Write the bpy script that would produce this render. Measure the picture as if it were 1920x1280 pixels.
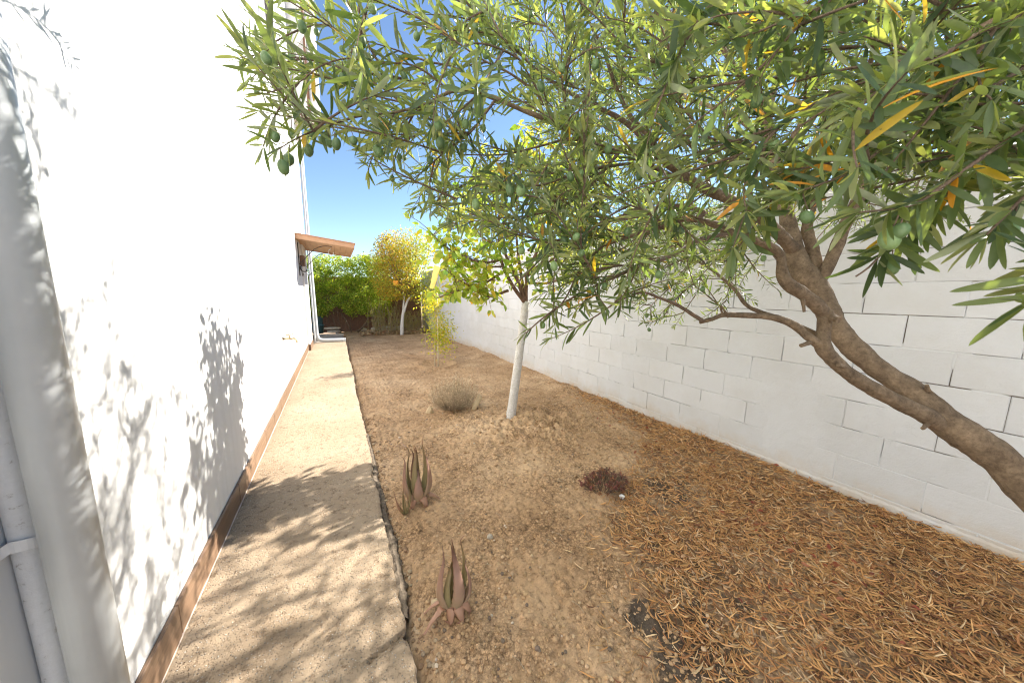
import bpy, math, random
import numpy as np
from mathutils import Vector, Matrix

random.seed(11)
rng = np.random.default_rng(11)
for o in list(bpy.data.objects):
    bpy.data.objects.remove(o, do_unlink=True)
scene = bpy.context.scene
COL = scene.collection

# ------------------------------------------------------------------ camera
CAM = np.array([0.0, 0.0, 1.40])
FPX = 596.2                                    # focal length in pixels of a 1920 wide frame
R_ = np.array([0.87612538, -0.48186442, 0.01452604])
U_ = np.array([0.05769104, 0.13471383, 0.98920368])
F_ = np.array([0.47861892, 0.86582843, -0.14582546])
cd = bpy.data.cameras.new('camera')
cam = bpy.data.objects.new('camera', cd)
COL.objects.link(cam)
M = Matrix(((R_[0], U_[0], -F_[0], CAM[0]), (R_[1], U_[1], -F_[1], CAM[1]), (R_[2], U_[2], -F_[2], CAM[2]), (0, 0, 0, 1)))
cam.matrix_world = M
cd.sensor_fit = 'HORIZONTAL'
cd.sensor_width = 36.0
cd.lens = FPX / 1920 * 36
cd.clip_start = 0.02
cd.clip_end = 2000
cd.dof.use_dof = True
cd.dof.focus_distance = 2.6
cd.dof.aperture_fstop = 8.0
scene.camera = cam

# ------------------------------------------------------------------ sky, sun, exposure
SUN_EL = math.radians(36.7)
SUN_AZ = math.radians(77.0)                    # clockwise from +Y
SD = np.array([math.sin(SUN_AZ) * math.cos(SUN_EL), math.cos(SUN_AZ) * math.cos(SUN_EL), math.sin(SUN_EL)])
world = bpy.data.worlds.new('World')
scene.world = world
world.use_nodes = True
wn = world.node_tree.nodes
bg = wn['Background']
sky = wn.new('ShaderNodeTexSky')
sky.sky_type = 'NISHITA'
sky.sun_disc = False
sky.sun_elevation = SUN_EL
sky.sun_rotation = SUN_AZ
sky.air_density = 1.0
sky.dust_density = 0.0
sky.altitude = 1500
sky.ozone_density = 2.2
world.node_tree.links.new(sky.outputs[0], bg.inputs[0])
bg.inputs[1].default_value = 0.06
sd = bpy.data.lights.new('sun', 'SUN')
sd.energy = 3.5
sd.angle = math.radians(0.5)
sd.color = (1.0, 0.95, 0.875)
sun = bpy.data.objects.new('sun', sd)
COL.objects.link(sun)
sun.location = (8, 2, 8)
sun.rotation_euler = Vector(-SD).to_track_quat('-Z', 'Y').to_euler()
vs = scene.view_settings
vs.view_transform = 'Standard'
vs.look = 'None'
vs.exposure = 2.12
vs.gamma = 1.0
vs.use_curve_mapping = False
scene.cycles.filter_width = 1.1
scene.cycles.max_bounces = 8
scene.cycles.diffuse_bounces = 5
scene.cycles.transparent_max_bounces = 8


# ------------------------------------------------------------------ helpers: picture <-> place
def at(px, py, z):                              # point at optical depth z
    return CAM + z * (F_ + R_ * (px - 960) / FPX + U_ * (640 - py) / FPX)


def atY(px, py, Y):
    d = F_ + R_ * (px - 960) / FPX + U_ * (640 - py) / FPX
    return CAM + d * (Y / d[1])


# ------------------------------------------------------------------ helpers: noise
_P = rng.permutation(512).astype(np.int64)
_P = np.concatenate([_P, _P, _P])
_V = rng.random(2048)


def vnoise(x, y):
    xi = np.floor(x).astype(np.int64)
    yi = np.floor(y).astype(np.int64)
    xf = x - xi
    yf = y - yi
    u = xf * xf * (3 - 2 * xf)
    v = yf * yf * (3 - 2 * yf)
    def h(a, b):
        return _V[_P[(_P[a & 511] + b) & 511]]
    a = h(xi, yi); b = h(xi + 1, yi); c = h(xi, yi + 1); d = h(xi + 1, yi + 1)
    return (a * (1 - u) + b * u) * (1 - v) + (c * (1 - u) + d * u) * v - 0.5 + 0.0


def fbm(x, y, s, o=3):
    r = 0
    a = 1.0
    for k in range(o):
        r = r + a * vnoise(x * s + 17.3 * k, y * s + 5.1 * k)
        s *= 2.03
        a *= 0.5
    return r


# ------------------------------------------------------------------ helpers: materials
MATS = {}


def new_mat(name):
    m = bpy.data.materials.new(name)
    m.use_nodes = True
    MATS[name] = m
    nt = m.node_tree
    return m, nt, nt.nodes['Principled BSDF'], nt.nodes['Material Output']


def nd(nt, typ, **kw):
    n = nt.nodes.new(typ)
    for k, v in kw.items():
        if k in n.inputs:
            n.inputs[k].default_value = v
        else:
            setattr(n, k, v)
    return n


def noise_tex(nt, scale, detail=4, rough=0.55, coord=None):
    n = nd(nt, 'ShaderNodeTexNoise', Scale=scale, Detail=detail, Roughness=rough)
    if coord is not None:
        nt.links.new(coord, n.inputs['Vector'])
    return n


def ramp(nt, src, stops):
    r = nt.nodes.new('ShaderNodeValToRGB')
    el = r.color_ramp.elements
    while len(el) < len(stops):
        el.new(0.5)
    for e, (p, c) in zip(el, stops):
        e.position = p
        e.color = (*c, 1) if len(c) == 3 else c
    nt.links.new(src, r.inputs[0])
    return r


def mixc(nt, fac, a, b, blend='MIX'):
    n = nt.nodes.new('ShaderNodeMix')
    n.data_type = 'RGBA'
    n.blend_type = blend
    for i, v in ((0, fac), (6, a), (7, b)):
        if hasattr(v, 'is_output'):
            nt.links.new(v, n.inputs[i])
        elif i == 0:
            n.inputs[0].default_value = v
        else:
            n.inputs[i].default_value = (*v, 1)
    return n.outputs[2]


def bump(nt, bsdf, height, strength, dist, prev=None):
    b = nd(nt, 'ShaderNodeBump', Strength=strength, Distance=dist)
    nt.links.new(height, b.inputs['Height'])
    if prev is not None:
        nt.links.new(prev, b.inputs['Normal'])
    nt.links.new(b.outputs[0], bsdf.inputs['Normal'])
    return b.outputs[0]


def geo_pos(nt):
    return nt.nodes.new('ShaderNodeNewGeometry').outputs['Position']


def simple(name, col, rough=0.7, var=0.15, scale=20, bstr=0.0, bdist=0.01, bscale=60, metallic=0.0):
    m, nt, b, out = new_mat(name)
    p = geo_pos(nt)
    n = noise_tex(nt, scale, 4, 0.6, p)
    lo = tuple(max(0, c * (1 - var)) for c in col)
    hi = tuple(min(1, c * (1 + var)) for c in col)
    r = ramp(nt, n.outputs['Fac'], [(0.3, lo), (0.7, hi)])
    nt.links.new(r.outputs[0], b.inputs['Base Color'])
    b.inputs['Roughness'].default_value = rough
    b.inputs['Metallic'].default_value = metallic
    if bstr:
        n2 = noise_tex(nt, bscale, 4, 0.6, p)
        bump(nt, b, n2.outputs['Fac'], bstr, bdist)
    return m


def mat_white_render(name, col, bs=0.25, dark_tone=None):
    m, nt, b, out = new_mat(name)
    p = geo_pos(nt)
    n = noise_tex(nt, 1.7, 5, 0.6, p)
    c2 = tuple(c * 0.955 for c in col)
    r = ramp(nt, n.outputs['Fac'], [(0.35, c2), (0.65, col)])
    colr = r.outputs[0]
    # faint vertical water streaks
    mp = nd(nt, 'ShaderNodeMapping', Scale=(6.0, 6.0, 0.35))
    nt.links.new(p, mp.inputs['Vector'])
    n3 = noise_tex(nt, 2.5, 4, 0.6, mp.outputs[0])
    st = ramp(nt, n3.outputs['Fac'], [(0.42, (0.93, 0.925, 0.91)), (0.56, (1, 1, 1))])
    colr = mixc(nt, 0.6, colr, st.outputs[0], 'MULTIPLY')
    nt.links.new(colr, b.inputs['Base Color'])
    b.inputs['Roughness'].default_value = 0.85
    f = noise_tex(nt, 140, 5, 0.7, p)
    w = noise_tex(nt, 7, 4, 0.5, p)
    x = bump(nt, b, w.outputs['Fac'], 0.07, 0.012)
    bump(nt, b, f.outputs['Fac'], 0.10, 0.004, x)
    return m


mat_white_render('white_render', (0.74, 0.73, 0.705))


def mat_block():
    m, nt, b, out = new_mat('block_paint')
    p = geo_pos(nt)
    oi = nt.nodes.new('ShaderNodeObjectInfo')
    r0 = ramp(nt, oi.outputs['Random'], [(0.0, (0.55, 0.565, 0.585)), (1.0, (0.595, 0.61, 0.63))])
    n = noise_tex(nt, 2.3, 5, 0.65, p)
    st = ramp(nt, n.outputs['Fac'], [(0.36, (0.93, 0.915, 0.89)), (0.6, (1, 1, 1))])
    col = mixc(nt, 0.8, r0.outputs[0], st.outputs[0], 'MULTIPLY')
    # earth splashed up along the foot of the wall
    sx = nt.nodes.new('ShaderNodeSeparateXYZ')
    nt.links.new(p, sx.inputs[0])
    mr = nd(nt, 'ShaderNodeMapRange')
    mr.inputs['From Min'].default_value = 0.34
    mr.inputs['From Max'].default_value = 0.02
    nt.links.new(sx.outputs['Z'], mr.inputs['Value'])
    n4 = noise_tex(nt, 6, 6, 0.7, p)
    mu = nd(nt, 'ShaderNodeMath', operation='MULTIPLY')
    nt.links.new(mr.outputs[0], mu.inputs[0])
    nt.links.new(n4.outputs['Fac'], mu.inputs[1])
    rr = ramp(nt, mu.outputs[0], [(0.22, (0, 0, 0)), (0.6, (0.75, 0.75, 0.75))])
    col = mixc(nt, rr.outputs[0], col, (0.50, 0.40, 0.28))
    nt.links.new(col, b.inputs['Base Color'])
    b.inputs['Roughness'].default_value = 0.8
    g = noise_tex(nt, 95, 5, 0.75, p)
    w = noise_tex(nt, 16, 5, 0.6, p)
    x = bump(nt, b, w.outputs['Fac'], 0.45, 0.012)
    bump(nt, b, g.outputs['Fac'], 0.55, 0.005, x)
    return m


mat_block()


def mat_attr_mix(name, attr, c0, c1, rough, bscale, bstr, bdist):
    m, nt, b, out = new_mat(name)
    p = geo_pos(nt)
    a = nd(nt, 'ShaderNodeAttribute', attribute_name=attr)
    col = mixc(nt, a.outputs['Fac'], c0, c1)
    nt.links.new(col, b.inputs['Base Color'])
    b.inputs['Roughness'].default_value = rough
    n = noise_tex(nt, bscale, 5, 0.7, p)
    bump(nt, b, n.outputs['Fac'], bstr, bdist)
    return m


mat_attr_mix('mortar', 'bare', (0.57, 0.585, 0.60), (0.22, 0.18, 0.14), 0.9, 90, 0.6, 0.006)


def mat_path():
    m, nt, b, out = new_mat('path_concrete')
    p = geo_pos(nt)
    big = noise_tex(nt, 1.6, 5, 0.6, p)
    base = ramp(nt, big.outputs['Fac'], [(0.3, (0.27, 0.193, 0.120)), (0.5, (0.325, 0.242, 0.158)), (0.72, (0.37, 0.288, 0.20))])
    med = noise_tex(nt, 26, 6, 0.75, p)
    mm = ramp(nt, med.outputs['Fac'], [(0.36, (0.40, 0.34, 0.28)), (0.47, (1, 1, 1))])
    col = mixc(nt, 0.75, base.outputs[0], mm.outputs[0], 'MULTIPLY')
    v = nd(nt, 'ShaderNodeTexVoronoi', Scale=105.0)
    nt.links.new(p, v.inputs['Vector'])
    sp = ramp(nt, v.outputs['Distance'], [(0.16, (1, 1, 1)), (0.34, (0, 0, 0))])
    hv = nd(nt, 'ShaderNodeSeparateColor')
    nt.links.new(v.outputs['Color'], hv.inputs[0])
    th = ramp(nt, hv.outputs[0], [(0.42, (0, 0, 0)), (0.48, (1, 1, 1))])
    mk = mixc(nt, 1.0, sp.outputs[0], th.outputs[0], 'MULTIPLY')
    stone = ramp(nt, hv.outputs[1], [(0.0, (0.13, 0.11, 0.09)), (0.5, (0.3, 0.26, 0.21)), (1.0, (0.60, 0.55, 0.47))])
    col = mixc(nt, mk, col, stone.outputs[0])
    da = nd(nt, 'ShaderNodeAttribute', attribute_name='dark_tone')
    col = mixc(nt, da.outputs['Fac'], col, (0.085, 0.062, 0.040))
    nt.links.new(col, b.inputs['Base Color'])
    b.inputs['Roughness'].default_value = 0.9
    f = noise_tex(nt, 210, 5, 0.8, p)
    pv = nd(nt, 'ShaderNodeTexVoronoi', Scale=58.0)
    pd = noise_tex(nt, 45, 3, 0.6, p)
    pa = nd(nt, 'ShaderNodeVectorMath', operation='MULTIPLY_ADD')
    nt.links.new(pd.outputs['Color'], pa.inputs[0])
    pa.inputs[1].default_value = (0.014, 0.014, 0.014)
    nt.links.new(p, pa.inputs[2])
    nt.links.new(pa.outputs[0], pv.inputs['Vector'])
    pit = ramp(nt, pv.outputs['Distance'], [(0.10, (0, 0, 0)), (0.36, (1, 1, 1))])
    x = bump(nt, b, pit.outputs[0], 0.55, 0.005)
    x = bump(nt, b, sp.outputs[0], 0.8, 0.005, x)
    bump(nt, b, f.outputs['Fac'], 0.8, 0.004, x)
    return m


mat_path()


def mat_soil():
    m, nt, b, out = new_mat('soil')
    p = geo_pos(nt)
    big = noise_tex(nt, 1.1, 6, 0.62, p)
    base = ramp(nt, big.outputs['Fac'], [(0.30, (0.38, 0.24, 0.128)), (0.5, (0.52, 0.35, 0.203)), (0.70, (0.64, 0.465, 0.30))])
    med = noise_tex(nt, 34, 7, 0.78, p)
    mm = ramp(nt, med.outputs['Fac'], [(0.36, (0.42, 0.36, 0.30)), (0.46, (0.96, 0.94, 0.91)), (0.66, (1.22, 1.2, 1.15))])
    col = mixc(nt, 0.85, base.outputs[0], mm.outputs[0], 'MULTIPLY')
    a = nd(nt, 'ShaderNodeAttribute', attribute_name='char')
    n2 = noise_tex(nt, 22, 6, 0.75, p)
    ad = nd(nt, 'ShaderNodeMath', operation='ADD')
    nt.links.new(a.outputs['Fac'], ad.inputs[0])
    nt.links.new(n2.outputs['Fac'], ad.inputs[1])
    cr = ramp(nt, ad.outputs[0], [(0.78, (0, 0, 0)), (1.35, (0.90, 0.90, 0.90))])
    col = mixc(nt, cr.outputs[0], col, (0.075, 0.062, 0.050))
    # crumbs of two sizes, each its own tone, dark gaps between them
    dn = noise_tex(nt, 60, 3, 0.6, p)
    dv = nd(nt, 'ShaderNodeVectorMath', operation='MULTIPLY_ADD')
    nt.links.new(dn.outputs['Color'], dv.inputs[0])
    dv.inputs[1].default_value = (0.008, 0.008, 0.008)
    nt.links.new(p, dv.inputs[2])
    pn = noise_tex(nt, 3.2, 5, 0.65, p)
    pm = ramp(nt, pn.outputs['Fac'], [(0.40, (0.10, 0.10, 0.10)), (0.62, (0.85, 0.85, 0.85))])
    gs = []
    for sc_, lo_, hi_ in ((62, 0.62, 1.30), (150, 0.68, 1.24)):
        v1 = nd(nt, 'ShaderNodeTexVoronoi', Scale=float(sc_))
        nt.links.new(dv.outputs[0], v1.inputs['Vector'])
        sc3 = nd(nt, 'ShaderNodeSeparateColor')
        nt.links.new(v1.outputs['Color'], sc3.inputs[0])
        g1 = ramp(nt, sc3.outputs[0], [(0.0, (lo_, lo_ * .97, lo_ * .94)), (1.0, (hi_, hi_ * .99, hi_ * .97))])
        e1 = ramp(nt, v1.outputs['Distance'], [(0.42, (1, 1, 1)), (0.78, (0.52, 0.48, 0.44))])
        g2 = mixc(nt, 1.0, g1.outputs[0], e1.outputs[0], 'MULTIPLY')
        col = mixc(nt, pm.outputs[0], col, g2, 'MULTIPLY')
        gs.append(e1.outputs[0])
    gsum = gs[0]
    hu = nd(nt, 'ShaderNodeAttribute', attribute_name='humus')
    hm = nd(nt, 'ShaderNodeMath', operation='MULTIPLY')
    nt.links.new(hu.outputs['Fac'], hm.inputs[0])
    hm.inputs[1].default_value = 0.85
    col = mixc(nt, hm.outputs[0], col, (0.09, 0.062, 0.038))
    nt.links.new(col, b.inputs['Base Color'])
    b.inputs['Roughness'].default_value = 0.95
    f = noise_tex(nt, 160, 6, 0.8, p)
    x = bump(nt, b, med.outputs['Fac'], 0.8, 0.010)
    x = bump(nt, b, gsum, 0.35, 0.006, x)
    bump(nt, b, f.outputs['Fac'], 0.5, 0.003, x)
    return m


mat_soil()


def mat_tint(name, rough=0.8, bstr=0.0, bscale=120, bdist=0.003, spec=0.3, mul=None):
    """colour straight from the per-piece attribute 'tint'"""
    m, nt, b, out = new_mat(name)
    a = nd(nt, 'ShaderNodeAttribute', attribute_name='tint')
    p = geo_pos(nt)
    n = noise_tex(nt, bscale, 4, 0.7, p)
    st = ramp(nt, n.outputs['Fac'], [(0.3, (0.7, 0.7, 0.7)), (0.65, (1.1, 1.1, 1.1))])
    col = mixc(nt, 0.7, a.outputs['Color'], st.outputs[0], 'MULTIPLY')
    nt.links.new(col, b.inputs['Base Color'])
    b.inputs['Roughness'].default_value = rough
    b.inputs['Specular IOR Level'].default_value = spec
    if bstr:
        bump(nt, b, n.outputs['Fac'], bstr, bdist)
    return m


mat_tint('pebble', 0.92, 0.5)
mat_tint('litter', 0.75, 0.3, 160, 0.001, 0.25)


def mat_leaf(name, under=None, trans=0.35, rough=0.45, tmul=(1.5, 1.7, 0.6), spec=0.4):
    """leaf: colour from 'tint', paler underside, light passes through"""
    m, nt, b, out = new_mat(name)
    a = nd(nt, 'ShaderNodeAttribute', attribute_name='tint')
    col = a.outputs['Color']
    if under is not None:
        g = nt.nodes.new('ShaderNodeNewGeometry')
        un = mixc(nt, 0.62, col, under)
        col = mixc(nt, g.outputs['Backfacing'], a.outputs['Color'], un)
    p = geo_pos(nt)
    n = noise_tex(nt, 90, 3, 0.6, p)
    st = ramp(nt, n.outputs['Fac'], [(0.3, (0.82, 0.82, 0.82)), (0.7, (1.12, 1.12, 1.1))])
    col = mixc(nt, 1.0, col, st.outputs[0], 'MULTIPLY')
    nt.links.new(col, b.inputs['Base Color'])
    b.inputs['Roughness'].default_value = rough
    b.inputs['Specular IOR Level'].default_value = spec
    t = nt.nodes.new('ShaderNodeBsdfTranslucent')
    tc = mixc(nt, 1.0, a.outputs['Color'], tmul, 'MULTIPLY')
    nt.links.new(tc, t.inputs['Color'])
    mx = nt.nodes.new('ShaderNodeMixShader')
    mx.inputs[0].default_value = trans
    nt.links.new(b.outputs[0], mx.inputs[1])
    nt.links.new(t.outputs[0], mx.inputs[2])
    nt.links.new(mx.outputs[0], out.inputs['Surface'])
    return m


mat_leaf('olive_leaf', (0.36, 0.38, 0.25), 0.40, 0.42, (2.8, 2.6, 0.8), 0.4)
mat_leaf('broad_leaf', None, 0.55, 0.5, (1.6, 1.5, 0.5))
mat_leaf('hedge_leaf', None, 0.55, 0.5, (1.9, 1.7, 0.6))


def mat_bark(name, c0, c1, scale=18, stretch=0.35):
    m, nt, b, out = new_mat(name)
    p = geo_pos(nt)
    n = noise_tex(nt, scale, 6, 0.7, p)
    r = ramp(nt, n.outputs['Fac'], [(0.3, c0), (0.68, c1)])
    n2 = noise_tex(nt, scale * 5, 5, 0.75, p)
    r2 = ramp(nt, n2.outputs['Fac'], [(0.32, (0.5, 0.48, 0.45)), (0.6, (1.1, 1.1, 1.1))])
    col = mixc(nt, 0.8, r.outputs[0], r2.outputs[0], 'MULTIPLY')
    nt.links.new(col, b.inputs['Base Color'])
    b.inputs['Roughness'].default_value = 0.85
    x = bump(nt, b, n.outputs['Fac'], 0.7, 0.02)
    bump(nt, b, n2.outputs['Fac'], 0.8, 0.006, x)
    return m


mat_bark('olive_bark', (0.10, 0.068, 0.040), (0.27, 0.195, 0.125), 16)
mat_bark('twig_bark', (0.13, 0.085, 0.06), (0.27, 0.19, 0.13), 40)
mat_bark('fruit_bark', (0.14, 0.075, 0.05), (0.28, 0.17, 0.11), 30)
mat_bark('dry_stem', (0.36, 0.28, 0.18), (0.58, 0.48, 0.34), 40)
mat_bark('lime_wash', (0.58, 0.56, 0.52), (0.80, 0.79, 0.77), 34)
mat_bark('dark_stem', (0.10, 0.065, 0.04), (0.24, 0.17, 0.11), 30)


def mat_olive():
    m, nt, b, out = new_mat('olive_skin')
    oi = nt.nodes.new('ShaderNodeObjectInfo')
    r = ramp(nt, oi.outputs['Random'], [(0.0, (0.075, 0.13, 0.05)), (0.6, (0.12, 0.20, 0.075)), (1.0, (0.17, 0.26, 0.10))])
    p = geo_pos(nt)
    n = noise_tex(nt, 420, 3, 0.6, p)
    sp = ramp(nt, n.outputs['Fac'], [(0.62, (1, 1, 1)), (0.72, (1.5, 1.45, 1.3))])
    col = mixc(nt, 1.0, r.outputs[0], sp.outputs[0], 'MULTIPLY')
    nt.links.new(col, b.inputs['Base Color'])
    b.inputs['Roughness'].default_value = 0.42
    return m


mat_olive()
simple('terracotta', (0.47, 0.24, 0.15), 0.8, 0.15, 20, 0.2, 0.004)
simple('balcony_paint', (0.74, 0.73, 0.71), 0.8, 0.05, 3, 0.15, 0.004, 90)
simple('brown_metal', (0.17, 0.085, 0.05), 0.5, 0.2, 12)
simple('dark_metal', (0.055, 0.042, 0.035), 0.5, 0.3, 30)
simple('brass', (0.42, 0.33, 0.20), 0.35, 0.25, 60, 0.2, 0.001, 200, 0.85)
simple('awning_wood', (0.52, 0.31, 0.17), 0.6, 0.12, 8, 0.2, 0.003, 70)
simple('awning_fascia', (0.50, 0.28, 0.155), 0.6, 0.12, 8, 0.2, 0.003, 70)
simple('white_metal', (0.74, 0.72, 0.69), 0.5, 0.06, 20)
simple('grey_wood', (0.32, 0.27, 0.22), 0.9, 0.3, 16, 0.5, 0.006, 60)
simple('flat_stone', (0.46, 0.40, 0.31), 0.9, 0.25, 12, 0.6, 0.01, 40)
simple('white_block', (0.58, 0.54, 0.48), 0.9, 0.15, 10, 0.5, 0.01, 40)
simple('pot_plastic', (0.085, 0.17, 0.19), 0.45, 0.12, 8)
simple('fence_brown', (0.20, 0.105, 0.07), 0.85, 0.25, 20, 0.3, 0.004, 80)
simple('trap_yellow', (0.86, 0.66, 0.16), 0.5, 0.08, 20)
simple('orange_card', (0.85, 0.36, 0.03), 0.5, 0.1, 20)
simple('cane', (0.70, 0.66, 0.55), 0.6, 0.12, 30)
simple('bone_stone', (0.55, 0.43, 0.27), 0.85, 0.15, 25, 0.4, 0.004, 70)
simple('footing', (0.15, 0.115, 0.08), 0.95, 0.3, 25, 0.9, 0.015, 45)
simple('skirt_mortar', (0.46, 0.37, 0.31), 0.9, 0.2, 20)
simple('earth_far', (0.30, 0.21, 0.13), 0.95, 0.2, 2)


def mat_pipe():
    m, nt, b, out = new_mat('pipe_pvc')
    p = geo_pos(nt)
    n = noise_tex(nt, 6, 5, 0.65, p)
    r = ramp(nt, n.outputs['Fac'], [(0.3, (0.50, 0.525, 0.535)), (0.7, (0.56, 0.585, 0.595))])
    nt.links.new(r.outputs[0], b.inputs['Base Color'])
    b.inputs['Roughness'].default_value = 0.38
    w = noise_tex(nt, 5, 3, 0.5, p)
    bump(nt, b, w.outputs['Fac'], 0.15, 0.01)


mat_pipe()


def mat_old_pipe():
    m, nt, b, out = new_mat('pipe_painted')
    p = geo_pos(nt)
    n = noise_tex(nt, 60, 6, 0.75, p)
    r = ramp(nt, n.outputs['Fac'], [(0.28, (0.30, 0.26, 0.22)), (0.4, (0.66, 0.65, 0.63)), (0.7, (0.72, 0.71, 0.70))])
    nt.links.new(r.outputs[0], b.inputs['Base Color'])
    b.inputs['Roughness'].default_value = 0.6
    bump(nt, b, n.outputs['Fac'], 0.5, 0.003)


mat_old_pipe()


def mat_skirting():
    m, nt, b, out = new_mat('skirting')
    p = geo_pos(nt)
    oi = nt.nodes.new('ShaderNodeObjectInfo')
    mp = nd(nt, 'ShaderNodeMapping', Scale=(1.0, 1.6, 22.0))
    nt.links.new(p, mp.inputs['Vector'])
    n = noise_tex(nt, 3.0, 5, 0.6, mp.outputs[0])
    r = ramp(nt, n.outputs['Fac'], [(0.3, (0.135, 0.078, 0.046)), (0.55, (0.19, 0.116, 0.070)), (0.75, (0.25, 0.16, 0.100))])
    v = ramp(nt, oi.outputs['Random'], [(0, (0.88, 0.88, 0.88)), (1, (1.08, 1.08, 1.08))])
    col = mixc(nt, 1.0, r.outputs[0], v.outputs[0], 'MULTIPLY')
    nt.links.new(col, b.inputs['Base Color'])
    b.inputs['Roughness'].default_value = 0.42


mat_skirting()


def mat_aloe(name, c_low, c_mid, c_tip):
    m, nt, b, out = new_mat(name)
    a = nd(nt, 'ShaderNodeAttribute', attribute_name='along')
    p = geo_pos(nt)
    n = noise_tex(nt, 30, 5, 0.65, p)
    ad = nd(nt, 'ShaderNodeMath', operation='MULTIPLY_ADD')
    nt.links.new(n.outputs['Fac'], ad.inputs[0])
    ad.inputs[1].default_value = 0.35
    sb = nd(nt, 'ShaderNodeMath', operation='SUBTRACT')
    nt.links.new(a.outputs['Fac'], sb.inputs[0])
    sb.inputs[1].default_value = 0.17
    nt.links.new(sb.outputs[0], ad.inputs[2])
    r = ramp(nt, ad.outputs[0], [(0.0, c_low), (0.45, c_mid), (0.8, tuple((x + y) / 2 for x, y in zip(c_mid, c_tip))), (1.0, c_tip)])
    nt.links.new(r.outputs[0], b.inputs['Base Color'])
    b.inputs['Roughness'].default_value = 0.5
    f = noise_tex(nt, 90, 4, 0.6, p)
    bump(nt, b, f.outputs['Fac'], 0.25, 0.003)


mat_aloe('aloe_pink', (0.40, 0.31, 0.19), (0.34, 0.20, 0.145), (0.09, 0.04, 0.028))
mat_aloe('aloe_green', (0.24, 0.22, 0.11), (0.25, 0.20, 0.095), (0.17, 0.07, 0.04))
mat_aloe('aloe_dry', (0.36, 0.19, 0.115), (0.42, 0.235, 0.15), (0.26, 0.13, 0.08))


# ------------------------------------------------------------------ helpers: meshes and objects
def mesh_np(name, V, faces, mat, smooth=False, attrs=None):
    """V (n,3); faces = list of (k,m) int arrays"""
    me = bpy.data.meshes.new(name)
    V = np.asarray(V, np.float32)
    me.vertices.add(len(V))
    me.vertices.foreach_set('co', V.ravel())
    faces = [np.asarray(f, np.int32) for f in faces if len(f)]
    li = np.concatenate([f.ravel() for f in faces])
    tot = np.concatenate([np.full(len(f), f.shape[1], np.int32) for f in faces])
    st = np.concatenate([[0], np.cumsum(tot)[:-1]]).astype(np.int32)
    me.loops.add(len(li))
    me.loops.foreach_set('vertex_index', li)
    me.polygons.add(len(tot))
    me.polygons.foreach_set('loop_start', st)
    me.polygons.foreach_set('loop_total', tot)
    me.polygons.foreach_set('use_smooth', np.full(len(tot), bool(smooth)))
    me.update(calc_edges=True)
    me.validate()
    for k, arr in (attrs or {}).items():
        arr = np.asarray(arr, np.float32)
        if arr.ndim == 1:
            at_ = me.attributes.new(k, 'FLOAT', 'POINT')
            at_.data.foreach_set('value', arr)
        else:
            at_ = me.attributes.new(k, 'FLOAT_COLOR', 'POINT')
            if arr.shape[1] == 3:
                arr = np.concatenate([arr, np.ones((len(arr), 1), np.float32)], 1)
            at_.data.foreach_set('color', arr.ravel())
    if mat:
        me.materials.append(MATS[mat])
    return me


def link(name, me, parent=None, loc=(0, 0, 0)):
    o = bpy.data.objects.new(name, me)
    COL.objects.link(o)
    o.location = loc
    if parent is not None:
        o.parent = parent
        if parent.type == 'EMPTY' or True:
            o.matrix_parent_inverse = parent_world(parent).inverted()
    return o


def parent_world(p):
    m = Matrix.LocRotScale(p.location, p.rotation_euler, p.scale)
    if p.parent:
        return parent_world(p.parent) @ p.matrix_parent_inverse @ m
    return m


def thing(name, label, cat, loc, group=None):
    o = bpy.data.objects.new(name, None)
    COL.objects.link(o)
    o.empty_display_size = 0.1
    o.location = loc
    o['label'] = label
    o['category'] = cat
    if group:
        o['group'] = group
    return o


def tag(o, label, cat, group=None):
    o['label'] = label
    o['category'] = cat
    if group:
        o['group'] = group
    return o


def kind(o, k, label=None):
    o['kind'] = k
    if label:
        o['label'] = label
    return o


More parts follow.
